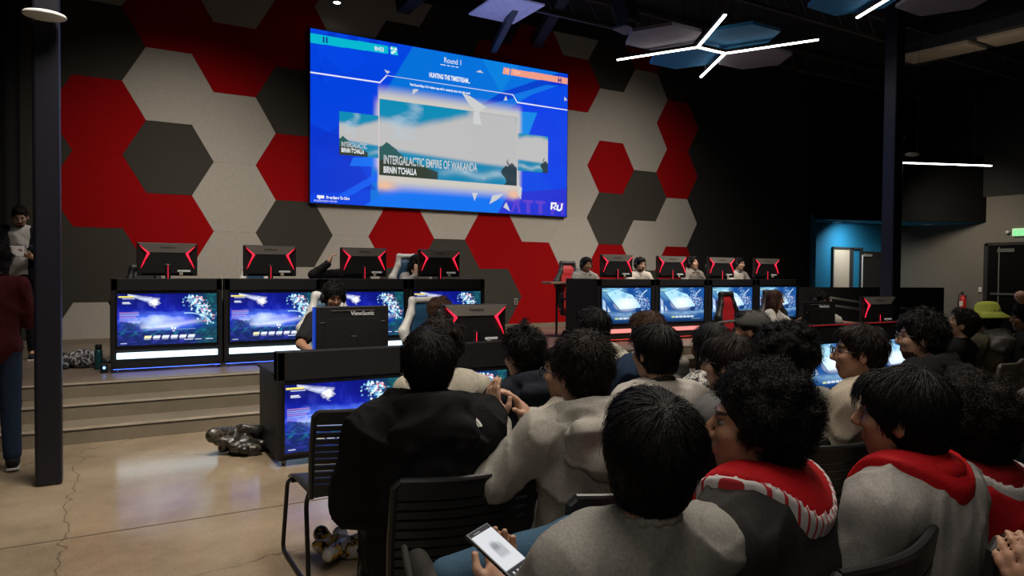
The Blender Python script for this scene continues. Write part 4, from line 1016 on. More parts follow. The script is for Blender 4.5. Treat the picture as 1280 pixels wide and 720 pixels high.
def person(label, x, y, ztop, rot, look=(0, 0, 0), z0=0., stand=False, joints=None, lean=(0, 0, 0), bulk=1., sk='mid', hair='short', hc='black',
           top=None, legs=(.02, .02, .03), shoes=(.02, .02, .02), res=.009, extras=(), handsL=None, handsR=None, group=None, hair_scale=1., lower=True, beard=False, smile=False, female=False):
    J = standing_joints() if stand else seated_joints()
    std = 1.70 if stand else 1.315
    dz = (ztop - z0) - std
    sc_ = 1.
    if stand:
        sc_ = (ztop - z0) / std
        for k in J: J[k] = J[k] * sc_
    else:
        for k, f in (('waist', .35), ('chest', .7), ('neck', 1.), ('shL', .95), ('shR', .95), ('elL', .5), ('elR', .5)): J[k] = J[k] + A(0, 0, dz * f)
    for k in ('shL', 'shR', 'elL', 'elR'): J[k] = J[k] * A(.92 * bulk if female else bulk ** .8, 1, 1)
    if joints:
        for k, v in joints.items(): J[k] = A(*v)
    RL = Rm(-lean[0], lean[1], lean[2]); P0 = J['pel']
    for k in ('waist', 'chest', 'neck', 'shL', 'shR') + (() if joints and any(q in joints for q in ('wrL', 'wrR')) else ('elL', 'elR')):
        J[k] = P0 + RL @ (J[k] - P0)
    RH = RL @ Rm(0, 0, look[0]) @ Rm(look[1], look[2], 0)
    N = J['neck']; hc0 = N + RL @ A(0, .012, .05) + RH @ A(0, .02, .085)
    def H(a, b, c): return hc0 + RH @ A(a, b, c)
    # ---- place so that the head top sits over (x, y)
    th = math.radians(rot); cx, cy = hc0[0], hc0[1]
    ox = x - (cx * math.cos(th) - cy * math.sin(th)); oy = y - (cx * math.sin(th) + cy * math.cos(th))
    B = bulk; K = .03
    def torso(inf):
        rr = RL
        p = [('e', J['chest'], A(.145 * B, .098 * B, .175) + inf, rr, None, .05), ('e', J['waist'], A(.132 * B ** 1.4, .098 * B ** 1.5, .15) + inf, rr, None, .05),
             ('e', J['pel'], A(.155 * B ** 1.1, .115 * B, .115) + inf, I3, None, .05),
             ('c', J['shL'] * .55 + J['chest'] * .45 + A(0, 0, .06), J['shR'] * .55 + J['chest'] * .45 + A(0, 0, .04), .070 * B + inf, .070 * B + inf, .04),
             ('c', J['shL'], J['shR'], .050 * B ** .5 + inf, .050 * B ** .5 + inf, .03),
             ('c', N + RL @ A(0, -.012, -.02), J['shL'] * .8 + N * .2 - A(0, 0, .012), .040 + inf * .8, .044 + inf, .03), ('c', N + RL @ A(0, -.012, -.02), J['shR'] * .8 + N * .2 - A(0, 0, .012), .040 + inf * .8, .044 + inf, .03)]
        return p
    def arm(s, inf, frac=1., flare=0.):
        sh, el, wr = J['sh' + s], J['el' + s], J['wr' + s]; b = B ** .6
        out = []
        if frac < 1: e = sh + (el - sh) * frac; out.append(('c', sh, e, .054 * b + inf, (.054 - .012 * frac) * b + inf + flare, .03)); return out
        out.append(('c', sh, el, .053 * b + inf, .041 * b + inf, .03)); f2 = min(frac - 1, 1)
        w2 = el + (wr - el) * f2; out.append(('c', el, w2, .041 * b + inf, (.041 - .014 * f2) * b + inf * .8, .02)); return out
    # ---- skin body
    pr = torso(-.004) + arm('L', 0, 2) + arm('R', 0, 2)
    for s in 'LR':
        h, k, a = J['hi' + s], J['kn' + s], J['an' + s]
        pr += [('c', h, k, .078 * B, .052, .03), ('c', k, k * .6 + a * .4, .05, .05, .02), ('c', k * .6 + a * .4, a, .05, .034, .02), ('c', a, a + A(0, .12, -.045), .034, .026, .02)]
    for s, hp_ in (('L', handsL), ('R', handsR)):
        w, e = J['wr' + s], J['el' + s]; sd = -1 if s == 'L' else 1
        d = (w - e); d = d / np.linalg.norm(d)
        hd = hp_ or {}
        dd = A(*hd['d']) if 'd' in hd else d; nn = A(*hd['n']) if 'n' in hd else A(0, .1, -1.)
        pr += hand_prims(w, dd, nn, hd.get('curl', .45), hd.get('spread', .0), hd.get('side', sd))
    pr += [('c', N + RL @ A(0, -.012, -.02), H(0, -.03, -.05), .054 * B ** .4, .050, .03)]
    fem = .93 if female else 1.
    fat = B ** .5
    pr += [('e', H(0, -.012, .028), A(.0745, .094, .090), RH, None, .02), ('e', H(0, .026, -.035), A(.058 * fem * fat, .062, .078), RH, None, .02), ('e', H(0, .05, -.09), A(.026 * fat, .024, .02), RH, None, .02),
           ('c', H(-.035, .079, .030), H(.035, .079, .030), .0095, .0095, .012), ('c', H(0, .088, .014), H(0, .107, -.019), .007, .0115, .008), ('e', H(0, .098, -.026), A(.0165, .012, .009), RH, None, .006),
           ('e', H(-.036, .064, -.018), A(.024, .022, .022), RH, None, .015), ('e', H(.036, .064, -.018), A(.024, .022, .022), RH, None, .015),
           ('c', H(-.017, .083, -.0535), H(.017, .083, -.0535), .0065, .0065, .006), ('c', H(-.014, .081, -.064), H(.014, .081, -.064), .007, .007, .006)]
    for s in (-1, 1):
        pr += [('e', H(s * .077, -.002, -.008), A(.008, .019, .031), RH @ Rm(-12, 0, s * 18), None, .006)]
    V, Q = sdf_mesh(pr, res, K, subs=[('e', H(s * .031, .096, .010), A(.014, .0105, .0075), RH) for s in (-1, 1)])
    C = V[Q].mean(1); L = (C - hc0) @ RH
    mi = np.zeros(len(Q), int)
    front = L[:, 1] > .05
    mi[front & (np.abs(L[:, 0]) < .024) & (L[:, 2] < -.049) & (L[:, 2] > -.070) & (L[:, 1] > .078)] = 1
    mi[front & (np.abs(L[:, 0]) > .014) & (np.abs(L[:, 0]) < .050) & (L[:, 2] > .027) & (L[:, 2] < .037) & (L[:, 1] > .065)] = 2
    if beard: mi[(L[:, 1] > .012) & (L[:, 2] < -.040) & (L[:, 2] > -.125) & (mi == 0) & (((L[:, 2] < -.070) & (L[:, 1] > .02)) | ((L[:, 2] > -.049) & (np.abs(L[:, 0]) < .03) & (L[:, 1] > .08)))] = 3
    o = np_obj('person', V, Q, [SK[sk], LIP, BROW, STUB], None, mi)
    o.location = (ox, oy, z0); o.rotation_euler = (0, 0, th)
    tag(o, label, 'person', group)
    # eyes
    for s in (-1, 1):
        e = sdf_obj('eye', [('e', H(s * .031, .0715, .010), A(.0115, .0115, .0095), RH)], .003, EYEW, o)
        sdf_obj('iris', [('e', H(s * .031 - .001 * s, .0808, .010), A(.0062, .0035, .0062), RH)], .0015, EYED, e)
    T = top or {}
    # ---- trousers, shoes
    if lower:
        tp = [('e', J['pel'] - A(0, 0, .01), A(.162 * B ** 1.1, .122 * B, .10) + .006, I3, None, .05)]
        for s in 'LR':
            h, k, a = J['hi' + s], J['kn' + s], J['an' + s]
            e = k + (a - k) * .93
            tp += [('c', h, k, .088 * B, .068, .03), ('c', k, e, .066, .058, .02)]
        sdf_obj('trousers', tp, .014, cloth(legs), o, k=.03, noise=lambda P: .004 * sines(P, 55, 3))
        for s in 'LR':
            a = J['an' + s]; k = J['kn' + s]
            dn = (a - k) / np.linalg.norm(a - k); fw = A(0, 1, 0) - dn * dn[1]; fw = fw / np.linalg.norm(fw)
            sh = sdf_obj('shoe', [('c', a + dn * .03 - fw * .03, a + dn * .045 + fw * .15, .042, .034, .02), ('c', a - dn * .01, a + dn * .02, .045, .045, .02)], .009, cloth(shoes, .6), o, subs=[('c', a - dn * .06, a - dn * .03, .05, .05)])
            sx = np.cross(fw, -dn); RS = np.stack([sx, fw, -dn], 1)
            sdf_obj('sole', [('b', a + dn * .075 + fw * .06, A(.042, .135, .010), RS, .008)], .008, cloth(T.get('sole', (.5, .49, .46)), .6), sh)
    # ---- top
    T = top or {}
    style = T.get('style', 'tee'); inf = {'tee': .014, 'sweater': .020, 'hoodie': .026, 'jacket': .032}[style] + T.get('loose', 0)
    fr = {'tee': .72, 'sweater': 1.94, 'hoodie': 1.94, 'jacket': 1.94}[style]
    cp_ = torso(inf) + arm('L', inf * .8, fr, .016) + arm('R', inf * .8, fr, .016)
    fs_ = int(abs(x * 37 + y * 91)) % 50
    amp = {'tee': .005, 'sweater': .006, 'hoodie': .008, 'jacket': .010}[style]
    def fold(P):
        w = sines(P, 8, 11 + fs_) * .10
        Pn = (P[0] + w, P[1] + .5 * w, P[2] * .55 + w)
        q = sines(Pn, 26, 2 + fs_, 4); q2 = sines(Pn, 52, 9 + fs_, 4)
        r1_ = np.clip(1 - np.abs(q) * 2.6, 0, 1) ** 2; r2_ = np.clip(1 - np.abs(q2) * 2.6, 0, 1) ** 2
        return amp * (.55 * q - 1.7 * r1_ - .8 * r2_)
    cut = [('e', N + RL @ A(0, .02, .06), A(.062, .062, .05), RL), ('c', hc0, hc0 + RL @ A(0, 0, .1), .06, .06)]
    for s in 'LR':
        if fr > 1:
            w, e = J['wr' + s], J['el' + s]; q = e + (w - e) * .99; cut.append(('c', q, q + (w - e) * .4, .03, .03))
        else:
            sh_, el_ = J['sh' + s], J['el' + s]; q = sh_ + (el_ - sh_) * (fr + .24); cut.append(('b', q, A(.07, .07, .03), I3, .0) if False else ('c', q, q + (el_ - sh_) * .15, .062, .062))
    sh1 = sdf_obj({'tee': 't_shirt', 'sweater': 'sweatshirt', 'hoodie': 'hooded_sweatshirt', 'jacket': 'jacket'}[style], cp_, max(res, .0075), T.get('mat') or cloth(T.get('c', (.1, .1, .1))), o, k=.05, subs=cut, noise=fold)
    if style in ('tee', 'sweater') and not T.get('nocollar'):
        ring = [N + RL @ A(.066 * math.cos(a), .008 + .062 * math.sin(a), .012 - .028 * math.sin(a)) for a in np.linspace(0, 2 * PI, 15)]
        sdf_obj('neckband', [('c', ring[i], ring[i + 1], .010, .010) for i in range(14)], .007, T.get('mat') or cloth(T.get('c2', T.get('c', (.1, .1, .1)))), sh1, k=.01)
    if style in ('hoodie', 'jacket') and not T.get('nohood'):
        hp2 = []
        for a in np.linspace(-.35 * PI, 1.35 * PI, 14):
            hp2.append(N + RL @ A(.100 * math.cos(a), -.010 - .088 * math.sin(a), .004 + .03 * math.sin(a)))
        hpz = [('c', hp2[i], hp2[i + 1], .032 + .01 * math.sin(PI * i / 13), .032 + .01 * math.sin(PI * (i + 1) / 13), .02) for i in range(13)]
        hpz += [('b', N + RL @ A(0, -.135, -.060), A(.135, .034, .085), RL @ Rm(20, 0, 0), .032, .03) if style == 'hoodie' else ('e', N + RL @ A(0, -.118, -.06), A(.150, .050, .085), RL @ Rm(20, 0, 0), None, .04)] + ([('e', N + RL @ A(0, -.165, -.125), A(.085, .035, .06), RL @ Rm(10, 0, 0), None, .03)] if style == 'hoodie' else []) + [ ('c', N + RL @ A(-.12, -.06, -.01), N + RL @ A(-.08, -.14, -.09), .035, .03, .015), ('c', N + RL @ A(.12, -.06, -.01), N + RL @ A(.08, -.14, -.09), .035, .03, .015)]
        sdf_obj('hood', hpz, .009, T.get('mat') or cloth(T.get('c3', T.get('c', (.1, .1, .1)))), sh1, k=.02, subs=[('e', N + RL @ A(0, .005, .055), A(.064, .066, .05), RL), ] + ([('e', N + RL @ A(0, -.115, .012), A(.07, .020, .035), RL)] if style == 'hoodie' else []),
                noise=lambda P: -.007 * np.clip(1 - np.abs(sines(P, 32, 6, 4)) * 2.6, 0, 1) ** 2 + .002 * sines(P, 90, 16))
    if T.get('collar'):   # open jacket collar draped over the shoulders, with its ribbed stripe
        cm_, sm_ = T['collar']; rin = T.get('rin', .128)
        def reg(a0, a1):
            def keep(P):
                L = np.tensordot(RL.T, P - N[:, None], 1); rho = np.hypot(L[0], L[1] * 1.15)
                r3 = np.sqrt(rho ** 2 + np.clip(-L[2] - .02, 0, 1) ** 2 * 1.6)
                bk = np.maximum(r3 - a1, a0 - r3)
                fr_ = np.maximum(np.maximum(np.abs(L[0]) - .13 - .15 * np.clip(-L[2], 0, .4), .03 - np.abs(L[0])), -.34 - L[2])
                return np.where(L[1] > -.01, np.minimum(bk, fr_) if a0 < .05 else bk, bk)
            return keep
        cc = sdf_obj('collar', torso(inf + .020), .009, cm_, sh1, k=.03, noise=lambda P: .006 * sines(P, 34, 5), keep=reg(0, rin), subs=[('e', N + RL @ A(0, .01, .07), A(.066, .068, .06), RL)])
        ring = [N + RL @ A(.080 * math.cos(a), -.008 - .072 * math.sin(a), .022) for a in np.linspace(-.3 * PI, 1.3 * PI, 14)]
        sdf_obj('collar_roll', [('c', ring[i], ring[i + 1], .026, .026) for i in range(13)], .008, cm_, cc, k=.015, noise=lambda P: .003 * sines(P, 50, 5))
        if sm_ is not None: sdf_obj('ribbed_stripe', torso(inf + .021), .008, sm_, cc, k=.03, keep=reg(rin - .002, rin + .012))
    # ---- hair
    hs = hair_scale; hm_ = HM[hc]
    face = [('e', H(0, .088, -.030), A(.066, .060, .092), RH), ('c', H(-.1, .01, -.02), H(-.072, .012, -.02), .028, .02), ('c', H(.1, .01, -.02), H(.072, .012, -.02), .028, .02)]
    nape = [('b', H(0, .0, -.16), A(.2, .2, .085), RH, 0.)]
    hr_ = max(res * .9, .006)
    nst = int(np.clip(11000 / max(.6, (res / .0065) ** 3), 1800, 11000)); wst = .0016 * (res / .0065) ** 1.3
    def HO(pr_, k_, subs_, noise_, style_, cnt=1.): return hair_obj('hair', pr_, hr_, hm_, o, k_, subs_, noise_, H, style_, int(nst * cnt), wst, int(abs(x * 100)) % 99)
    def strands(amp, f): return lambda P: amp * sines((P[0], P[1], P[2]), f, 21, 8) + amp * .5 * sines(P, f * 2.2, 4, 8)
    if hair in ('short', 'messy', 'fade'):
        r = (A(.085, .103, .098) if hair != 'fade' else A(.079, .098, .096)) * hs
        hp3 = [('e', H(0, -.016, .036), r, RH, None, .02), ('e', H(0, -.05, -.02), A(.068, .055, .07) * hs, RH, None, .02), ('e', H(0, .045, .085), A(.06, .045, .035) * hs, RH, None, .02)]
        if hair == 'messy':
            g = np.random.default_rng(int(x * 1000) % 997)
            for i in range(18):
                a = g.random() * 6.28; e_ = g.random() * 1.3 + .2; d = A(math.cos(a) * math.cos(e_), math.sin(a) * math.cos(e_), math.sin(e_))
                if d[1] > .6 and d[2] < .5: continue
                p = H(*(A(0, -.016, .036) + d * r * .95)); q = p + RH @ (d * .004 + A(*(g.normal(size=3) * .014))); hp3.append(('c', p, q, .017, .013, .014))
        HO(hp3, .02, face + [('b', H(0, -.02, -.165), A(.2, .2, .085), RH, 0.)], strands(.0025, 70), hair)
    elif hair == 'bowl':
        hp3 = [('e', H(0, -.016, .030), A(.092, .110, .106) * hs, RH, None, .02), ('e', H(0, -.04, -.03), A(.082, .075, .075) * hs, RH, None, .02), ('e', H(0, .05, .07), A(.07, .05, .05) * hs, RH, None, .02)]
        HO(hp3, .02, [('e', H(0, .105, -.045), A(.068, .062, .085), RH), nape[0]], strands(.002, 60), 'bowl')
    elif hair == 'curly':
        g = np.random.default_rng(int(x * 1000) % 997)
        r = A(.112, .122, .112) * hs
        hp3 = [('e', H(0, -.022, .045), r, RH, None, .02), ('e', H(0, -.055, -.03), A(.095, .075, .075) * hs, RH, None, .02)]
        for i in range(150):
            d = g.normal(size=3); d /= np.linalg.norm(d)
            if d[2] < -.55 or (d[1] > .5 and d[2] < .3): continue
            hp3.append(('e', H(*(A(0, -.024, .042) + d * r * (.98 + .08 * g.random()))), A(1, 1, 1) * (.014 + .012 * g.random()), I3, None, .008))
        HO(hp3, .01, [('e', H(0, .115, -.045), A(.082, .085, .098), RH), ('b', H(0, -.02, -.175), A(.2, .2, .085), RH, 0.)], strands(.003, 120), 'curly', .9)
    elif hair in ('long', 'braids'):
        hp3 = [('e', H(0, -.018, .034), A(.087, .105, .099) * hs, RH, None, .02), ('e', H(0, -.045, -.03), A(.08, .065, .08) * hs, RH, None, .02)]
        if hair == 'long':
            for s in (-1, 0, 1):
                hp3.append(('c', H(s * .055, -.055, -.04), N + RL @ A(s * .085, -.105, -.14), .05, .042, .03))
            for s in (-1, 1): hp3.append(('c', H(s * .082, .0, .0), N + RL @ A(s * .115, .03, -.15), .030, .034, .02))
            HO(hp3, .02, [face[0]], strands(.003, 60), 'long')
        else:
            for i in range(15):
                a = PI * (1.0 + i / 14.) + 0; px, py = .085 * math.cos(a), .085 * math.sin(a) - .01
                e = N + RL @ A(px * 1.35, py * 1.25 - .02, -.17 - .03 * (i % 3)); st0 = H(px * .95, py, .02); mid_ = H(px * 1.08, py * 1.05, -.09)
                hp3 += [('c', st0, mid_, .013, .012, .004), ('c', mid_, e, .012, .009, .004)]
            HO(hp3, .01, [face[0]], lambda P: .002 * sines(P, 200, 3), 'braids', .6)
    if 'hairband' in extras: pass
    if 'headset' in extras:
        hb = [H(.099 * hs * math.cos(a), -.01, -.005 + .132 * math.sin(a)) for a in np.linspace(0, PI, 13)]
        hd = sdf_obj('headset', [('c', hb[i], hb[i + 1], .011, .011) for i in range(12)], .007, M['satin_black'], o, k=.01); hd['label'] = 'black over-ear gaming headset'
        for s in (-1, 1): sdf_obj('ear_cup', [('e', H(s * .098, -.005, -.008), A(.024, .040, .048), RH)], .008, M['satin_black'], hd)
        sdf_obj('microphone', [('c', H(-.1, .01, -.03), H(-.075, .085, -.07), .004, .004), ('c', H(-.075, .085, -.07), H(-.055, .1, -.07), .007, .007)], .004, M['satin_black'], hd)
    if 'glasses' in extras:
        g = MB()
        for s in (-1, 1):
            ring = [Vector(H(s * .034 + .024 * math.cos(a), .104, .010 + .018 * math.sin(a))) for a in np.linspace(0, 2 * PI, 17)]
            g.tube(ring, .0022, 6); g.tube([Vector(H(s * .058, .103, .014)), Vector(H(s * .080, .06, .014)), Vector(H(s * .084, -.01, .008))], .002, 6)
        g.tube([Vector(H(-.01, .106, .012)), Vector(H(.01, .106, .012))], .002, 6)
        gl = g.build('glasses', METAL_FRAME, o, smooth=True)
    if 'cap' in extras:
        c1 = cloth((.085, .085, .08))
        sdf_obj('cap', [('e', H(0, -.012, .045), A(.092, .110, .085), RH)], .007, c1, o, subs=[('b', H(0, 0, -.06), A(.2, .2, .095), RH, 0.)])
        sdf_obj('cap_brim', [('e', H(0, .125, .048), A(.072, .075, .007), RH @ Rm(-12, 0, 0))], .005, c1, o)
    if 'bucket' in extras:
        c1 = cloth((.52, .60, .10))
        m = MB(); MH = Matrix([[*RH[0], hc0[0]], [*RH[1], hc0[1]], [*RH[2], hc0[2]], [0, 0, 0, 1]])
        m.lathe([(.172, .022), (.174, .028), (.104, .075), (.100, .08), (.088, .135), (.068, .158), (.03, .166), (.002, .167), (.002, .16), (.065, .15), (.095, .075), (.166, .02)], c=(0, -.01, 0), n=32, M=MH)
        m.build('bucket_hat', c1, o, smooth=True)
    if 'beanie' in extras:
        pass
    return o
# ------------------------------------------------------------------ who sits where
RED = cloth((.42, .008, .012), .75); REDD = cloth((.24, .006, .010), .8)
RIB = stripe_mat('ribbed_white_red', (.42, .02, .03), (.55, .53, .53), 14., 'X', .16)
RIBW = cloth((.55, .54, .52), .8)
KNIT = patch_mat('patterned_knit', [(.02, .02, .02), (.5, .49, .46), (.03, .03, .03), (.5, .49, .46)], 38)
GR = 'audience watching the big screen'
def sit(label, x, y, z, rot, look, d=3., **k):
    return person(label, x, y, z, rot, look, res=max(.0065, min(.011, .0026 * d + .0015)), group=GR, **k)
def mychair(x, y, rot, label, back=.0, tan=False):
    """audience chair under someone whose head is over (x, y)"""
    th = math.radians(rot); return chair(x + math.sin(th) * -.02, y + .04 + back, rot, label, tan=tan)

chair(1.10, 3.58, 0, 'empty black slatted chair at the end of the row, beside the near blue-screen desk')

sit('person in black hooded jacket seen from behind, black hair, beside the empty chair', .97, 2.22, 1.30, -14, (-8, 0, 0), 2.4, bulk=1.06, lean=(-4, 0, 0), sk='mid', hair='short', hair_scale=1.02,
    top=dict(style='jacket', c=(.010, .010, .011), loose=.012), legs=(.012, .012, .014))
mychair(1.07, 2.30, -8, 'black slatted chair under the person in the black hooded jacket')
_jk = [c for c in bpy.data.objects if c.name.startswith('jacket')][-1]; _p = _jk.parent
_ok, _lo, _no, _ = _jk.ray_cast(Vector((.12, -.9, .985)), Vector((0, 1, 0)))
if _ok:
    _T = Matrix.Translation(_lo + _no * .006) @ _no.to_track_quat('Z', 'Y').to_matrix().to_4x4()
    _m = MB()
    for r0, r1 in ((.006, .017), (.020, .030), (.033, .043)):
        a_ = [i * PI / 2 / 8 for i in range(9)]
        _m.prism([(r1 * math.cos(t), r1 * math.sin(t)) for t in a_] + [(r0 * math.cos(t), r0 * math.sin(t)) for t in reversed(a_)], 0, .001, plane='xy', M=_T)
    _m.build('embroidered_patch', mat('patch_white', (.6, .6, .58), .7), _jk)
sit('person in cream long-sleeved shirt wearing a headset, half hidden behind the black jacket', 1.42, 3.1, 1.262, -10, (0, -5, 0), 3.4, sk='mid', hair='messy', hc='dbrown', top=dict(style='sweater', c=(.48, .44, .36)), extras=('headset',))
mychair(1.42, 3.1, -10, 'black slatted chair under the person in the cream shirt')
sit('young person in black hoodie with wavy black hair, before the near blue screen', 1.78, 2.93, 1.215, 0, (14, -6, 0), 3.4, sk='light', hair='messy', bulk=.95, top=dict(style='hoodie', c=(.012, .014, .022)))
mychair(1.80, 2.80, -4, 'black slatted chair under the young person in the black hoodie')
sit('person in light grey hoodie with raised clasped hands, dark hair, seen from behind', 1.43, 1.97, 1.275, -8, (10, 0, 0), 2.4, sk='light', hair='messy', hc='dbrown', bulk=1.05, hair_scale=.98,
    top=dict(style='hoodie', c=(.345, .33, .295)), joints=dict(elL=(-.30, .03, .80), wrL=(-.215, .20, .96), elR=(.24, .04, .76), wrR=(-.08, .27, .95)),
    handsL=dict(d=(-.25, .25, 1), n=(1, .4, .2), curl=.3), handsR=dict(d=(-.6, .1, 1), n=(-1, .2, .2), curl=.35))
mychair(1.46, 1.90, -8, 'black slatted chair under the person in the light grey hoodie')
sit('person with glasses and pale sleeve, mostly hidden behind the light grey hoodie', 1.74, 2.50, 1.185, 5, (25, 0, 0), 3, sk='light', hair='short', hc='dbrown', hair_scale=.93, bulk=.9, top=dict(style='sweater', c=(.34, .31, .27)), extras=('glasses',))
mychair(1.78, 2.44, 0, 'black slatted chair hidden behind the light grey hoodie')
sit('person in off-white hoodie with cropped black hair before the right stage desks', 2.47, 3.3, 1.29, -6, (14, 0, 0), 4, sk='mid', hair='short', top=dict(style='hoodie', c=(.42, .39, .34)))
mychair(2.49, 3.24, -6, 'black slatted chair under the person in the off-white hoodie')
sit('person in navy vest over grey collar with brown hair, beside the off-white hoodie', 2.66, 3.05, 1.28, 0, (8, 0, 0), 4, sk='light', hair='short', hc='brown', top=dict(style='hoodie', c=(.015, .03, .06), c3=(.2, .19, .18)))
mychair(2.68, 3.0, 0, 'black slatted chair under the person in the navy vest')
sit('person with smooth black hair in black top with pale sleeves, behind the light grey hoodie', 2.06, 2.31, 1.28, -4, (10, 0, 0), 3, sk='light', hair='bowl', hair_scale=.93, top=dict(style='sweater', c=(.36, .34, .31), c2=(.02, .02, .02)))
mychair(2.06, 2.26, -4, 'black slatted chair under the smooth-haired person with pale sleeves')
o = sit('person in grey t-shirt and blue jeans holding a phone, black hair, nearest to the camera', .918, 1.04, 1.292, -4, (-20, 6, 0), 1.35, lean=(-12, 0, 0), bulk=1.0, sk='light', hair='bowl', hair_scale=.93, legs=(.05, .105, .165), shoes=(.03, .028, .026),
    top=dict(style='tee', c=(.24, .232, .212), loose=.004, sole=(.03, .03, .03)), joints=dict(elL=(-.27, -.06, .76), wrL=(-.17, .135, .80), knR=(.20, .43, .745), anR=(-.17, .52, .665), hiR=(.08, .05, .54), knL=(-.13, .44, .50), anL=(-.14, .46, .09)),
    handsL=dict(d=(.35, .75, .30), n=(-.25, -.45, .9), curl=.75, side=-1))
mychair(.95, .98, -4, 'black slatted chair under the person in the grey t-shirt')
sit('person with big curly hair, dark grey sweater and red collar with striped edge', 1.325, 1.14, 1.262, 18, (30, 4, 0), 1.6, bulk=1.18, sk='tan', hair='curly', hair_scale=.82,
    top=dict(style='sweater', c=(.030, .029, .028), loose=.01, collar=(RED, RIB), rin=.168))
cc_ = mychair(1.40, 1.12, 8, 'black slatted chair under the curly-haired person in the dark grey sweater'); cc_.scale.z = 1.1
sit('person with long black braids and black-and-white patterned sweater', 2.64, 2.55, 1.25, 0, (0, 0, 0), 3.5, female=True, sk='dark', hair='braids', top=dict(style='sweater', mat=KNIT))
mychair(2.64, 2.50, 0, 'black slatted chair under the person with braids')
sit('person with straight dark brown hair and glasses, grey top, before the big curly head', 2.26, 2.08, 1.245, 4, (22, 0, 0), 2.9, female=True, sk='light', hair='bowl', hc='dbrown', hair_scale=.92, top=dict(style='sweater', c=(.10, .10, .10)), extras=('glasses',))
mychair(2.27, 2.03, 4, 'black slatted chair under the straight-haired person with glasses')
sit('person in dark grey baseball cap looking left, black top', 3.27, 2.85, 1.285, 15, (26, 4, 0), 4.1, sk='tan', hair='fade', top=dict(style='sweater', c=(.015, .015, .016)), extras=('cap',))
mychair(3.29, 2.80, 6, 'black slatted chair under the person in the grey cap')
sit('person with large curly black hair and grey t-shirt in front of the near cyan screen', 2.53, 2.02, 1.262, -10, (-6, 0, 0), 3, bulk=1.0, sk='tan', hair='curly', hair_scale=.95, top=dict(style='tee', c=(.22, .21, .19)))
mychair(2.55, 1.97, -6, 'black slatted chair under the curly-haired person in the grey t-shirt')
sit('smiling young person with glasses and cream hoodie, profile to the left', 2.81, 1.86, 1.283, 12, (32, 2, 0), 3, sk='mid', hair='short', hc='dbrown', hair_scale=.96, top=dict(style='hoodie', c=(.38, .33, .26)), extras=('glasses',))
mychair(2.84, 1.80, 8, 'black slatted chair under the person in the cream hoodie')
sit('person in light grey sweatshirt with red jacket collar and black hair, turned left', 1.75, 1.04, 1.265, 4, (20, 0, 0), 1.75, bulk=1.05, sk='mid', hair='bowl', hair_scale=.94,
    top=dict(style='sweater', c=(.27, .26, .245), loose=.008, collar=(RED, None), rin=.145))
cc_ = mychair(1.84, 1.00, 0, 'black slatted chair under the person in the light grey sweatshirt'); cc_.scale.z = 1.13
sit('person in red jacket with white stripe and dark curly hair at the right edge', 2.05, 1.04, 1.205, -6, (0, 0, 0), 1.9, bulk=1.0, sk='mid', hair='curly', hair_scale=.78, hc='dbrown',
    top=dict(style='hoodie', c=(.34, .008, .014), nohood=True, collar=(REDD, RIBW)))
cc_ = mychair(2.30, .99, -4, 'black slatted chair under the person in the red jacket'); cc_.scale.z = 1.13
sit('bearded person with glasses and black hoodie, profile to the left', 3.55, 2.02, 1.305, 12, (26, 2, 0), 3.5, bulk=1.15, sk='light', hair='messy', hair_scale=1.02, beard=True, top=dict(style='hoodie', c=(.012, .012, .013)), extras=('glasses',))
mychair(3.62, 1.96, 6, 'black slatted chair under the bearded person in the black hoodie')
def far(label, x, y, z, rot, look, **k): return sit(label, x, y, z, rot, look, 4.5, **k)
far('person in black t-shirt leaning back with a hand at the mouth, brown hair', 5.95, 3.06, 1.24, 10, (24, 14, 0), lean=(-8, 0, 0), sk='light', hair='short', hc='dbrown', top=dict(style='tee', c=(.012, .012, .012)),
    joints=dict(elL=(-.24, .16, .82), wrL=(-.10, .12, 1.02)), handsL=dict(d=(.2, .3, 1), n=(0, -1, .2), curl=1.0))
far('person in yellow-green bucket hat and olive jacket, seen from behind', 6.55, 3.17, 1.24, -8, (-6, -4, 0), sk='tan', hair='short', top=dict(style='jacket', c=(.10, .088, .055), c3=(.22, .21, .20)), extras=('bucket',))
far('person with black hair and dark top at the right edge below the exit doors', 6.78, 2.98, 1.26, 16, (26, 0, 0), sk='mid', hair='bowl', hair_scale=.95, top=dict(style='hoodie', c=(.014, .014, .015)))
far('person at the right edge in grey sleeve and jeans, hand stretched out over the lap', 4.62, 1.90, 1.23, 20, (20, 0, 0), sk='mid', hair='short', legs=(.03, .045, .07), top=dict(style='sweater', c=(.12, .11, .11)),
    joints=dict(elL=(-.26, .14, .78), wrL=(-.20, .36, .90)), handsL=dict(d=(-.3, .9, .25), n=(0, .2, -1), curl=.25))
far('person near the exit doors with both arms raised behind the head', 7.05, 3.08 - .12, 1.44, 10, (10, 0, 0), sk='light', hair='short', top=dict(style='tee', c=(.02, .02, .022)),
    joints=dict(elL=(-.40, .05, 1.33), wrL=(-.12, -.10, 1.30), elR=(.40, .05, 1.33), wrR=(.12, -.10, 1.30)), handsL=dict(d=(1, -.2, 0), n=(0, 1, 0), curl=.4), handsR=dict(d=(-1, -.2, 0), n=(0, 1, 0), curl=.4))
chair(5.93, 3.0, 8, 'chair with light-catching back under the leaning person in black t-shirt', 'lit-backed chairs at right', True)
chair(6.52, 3.05, -4, 'chair with light-catching back under the person in the bucket hat', 'lit-backed chairs at right', True)
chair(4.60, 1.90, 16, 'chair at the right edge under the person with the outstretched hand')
chair(5.05, 2.36, 2, 'empty lit-backed chair between the bearded person and the bucket hat, left one', 'lit-backed chairs at right', True)
chair(5.58, 2.33, 2, 'empty lit-backed chair in front of the bucket hat, right one', 'lit-backed chairs at right', True)
chair(3.24, 2.30, 4, 'empty black slatted chair between the curly head and the cream hoodie')
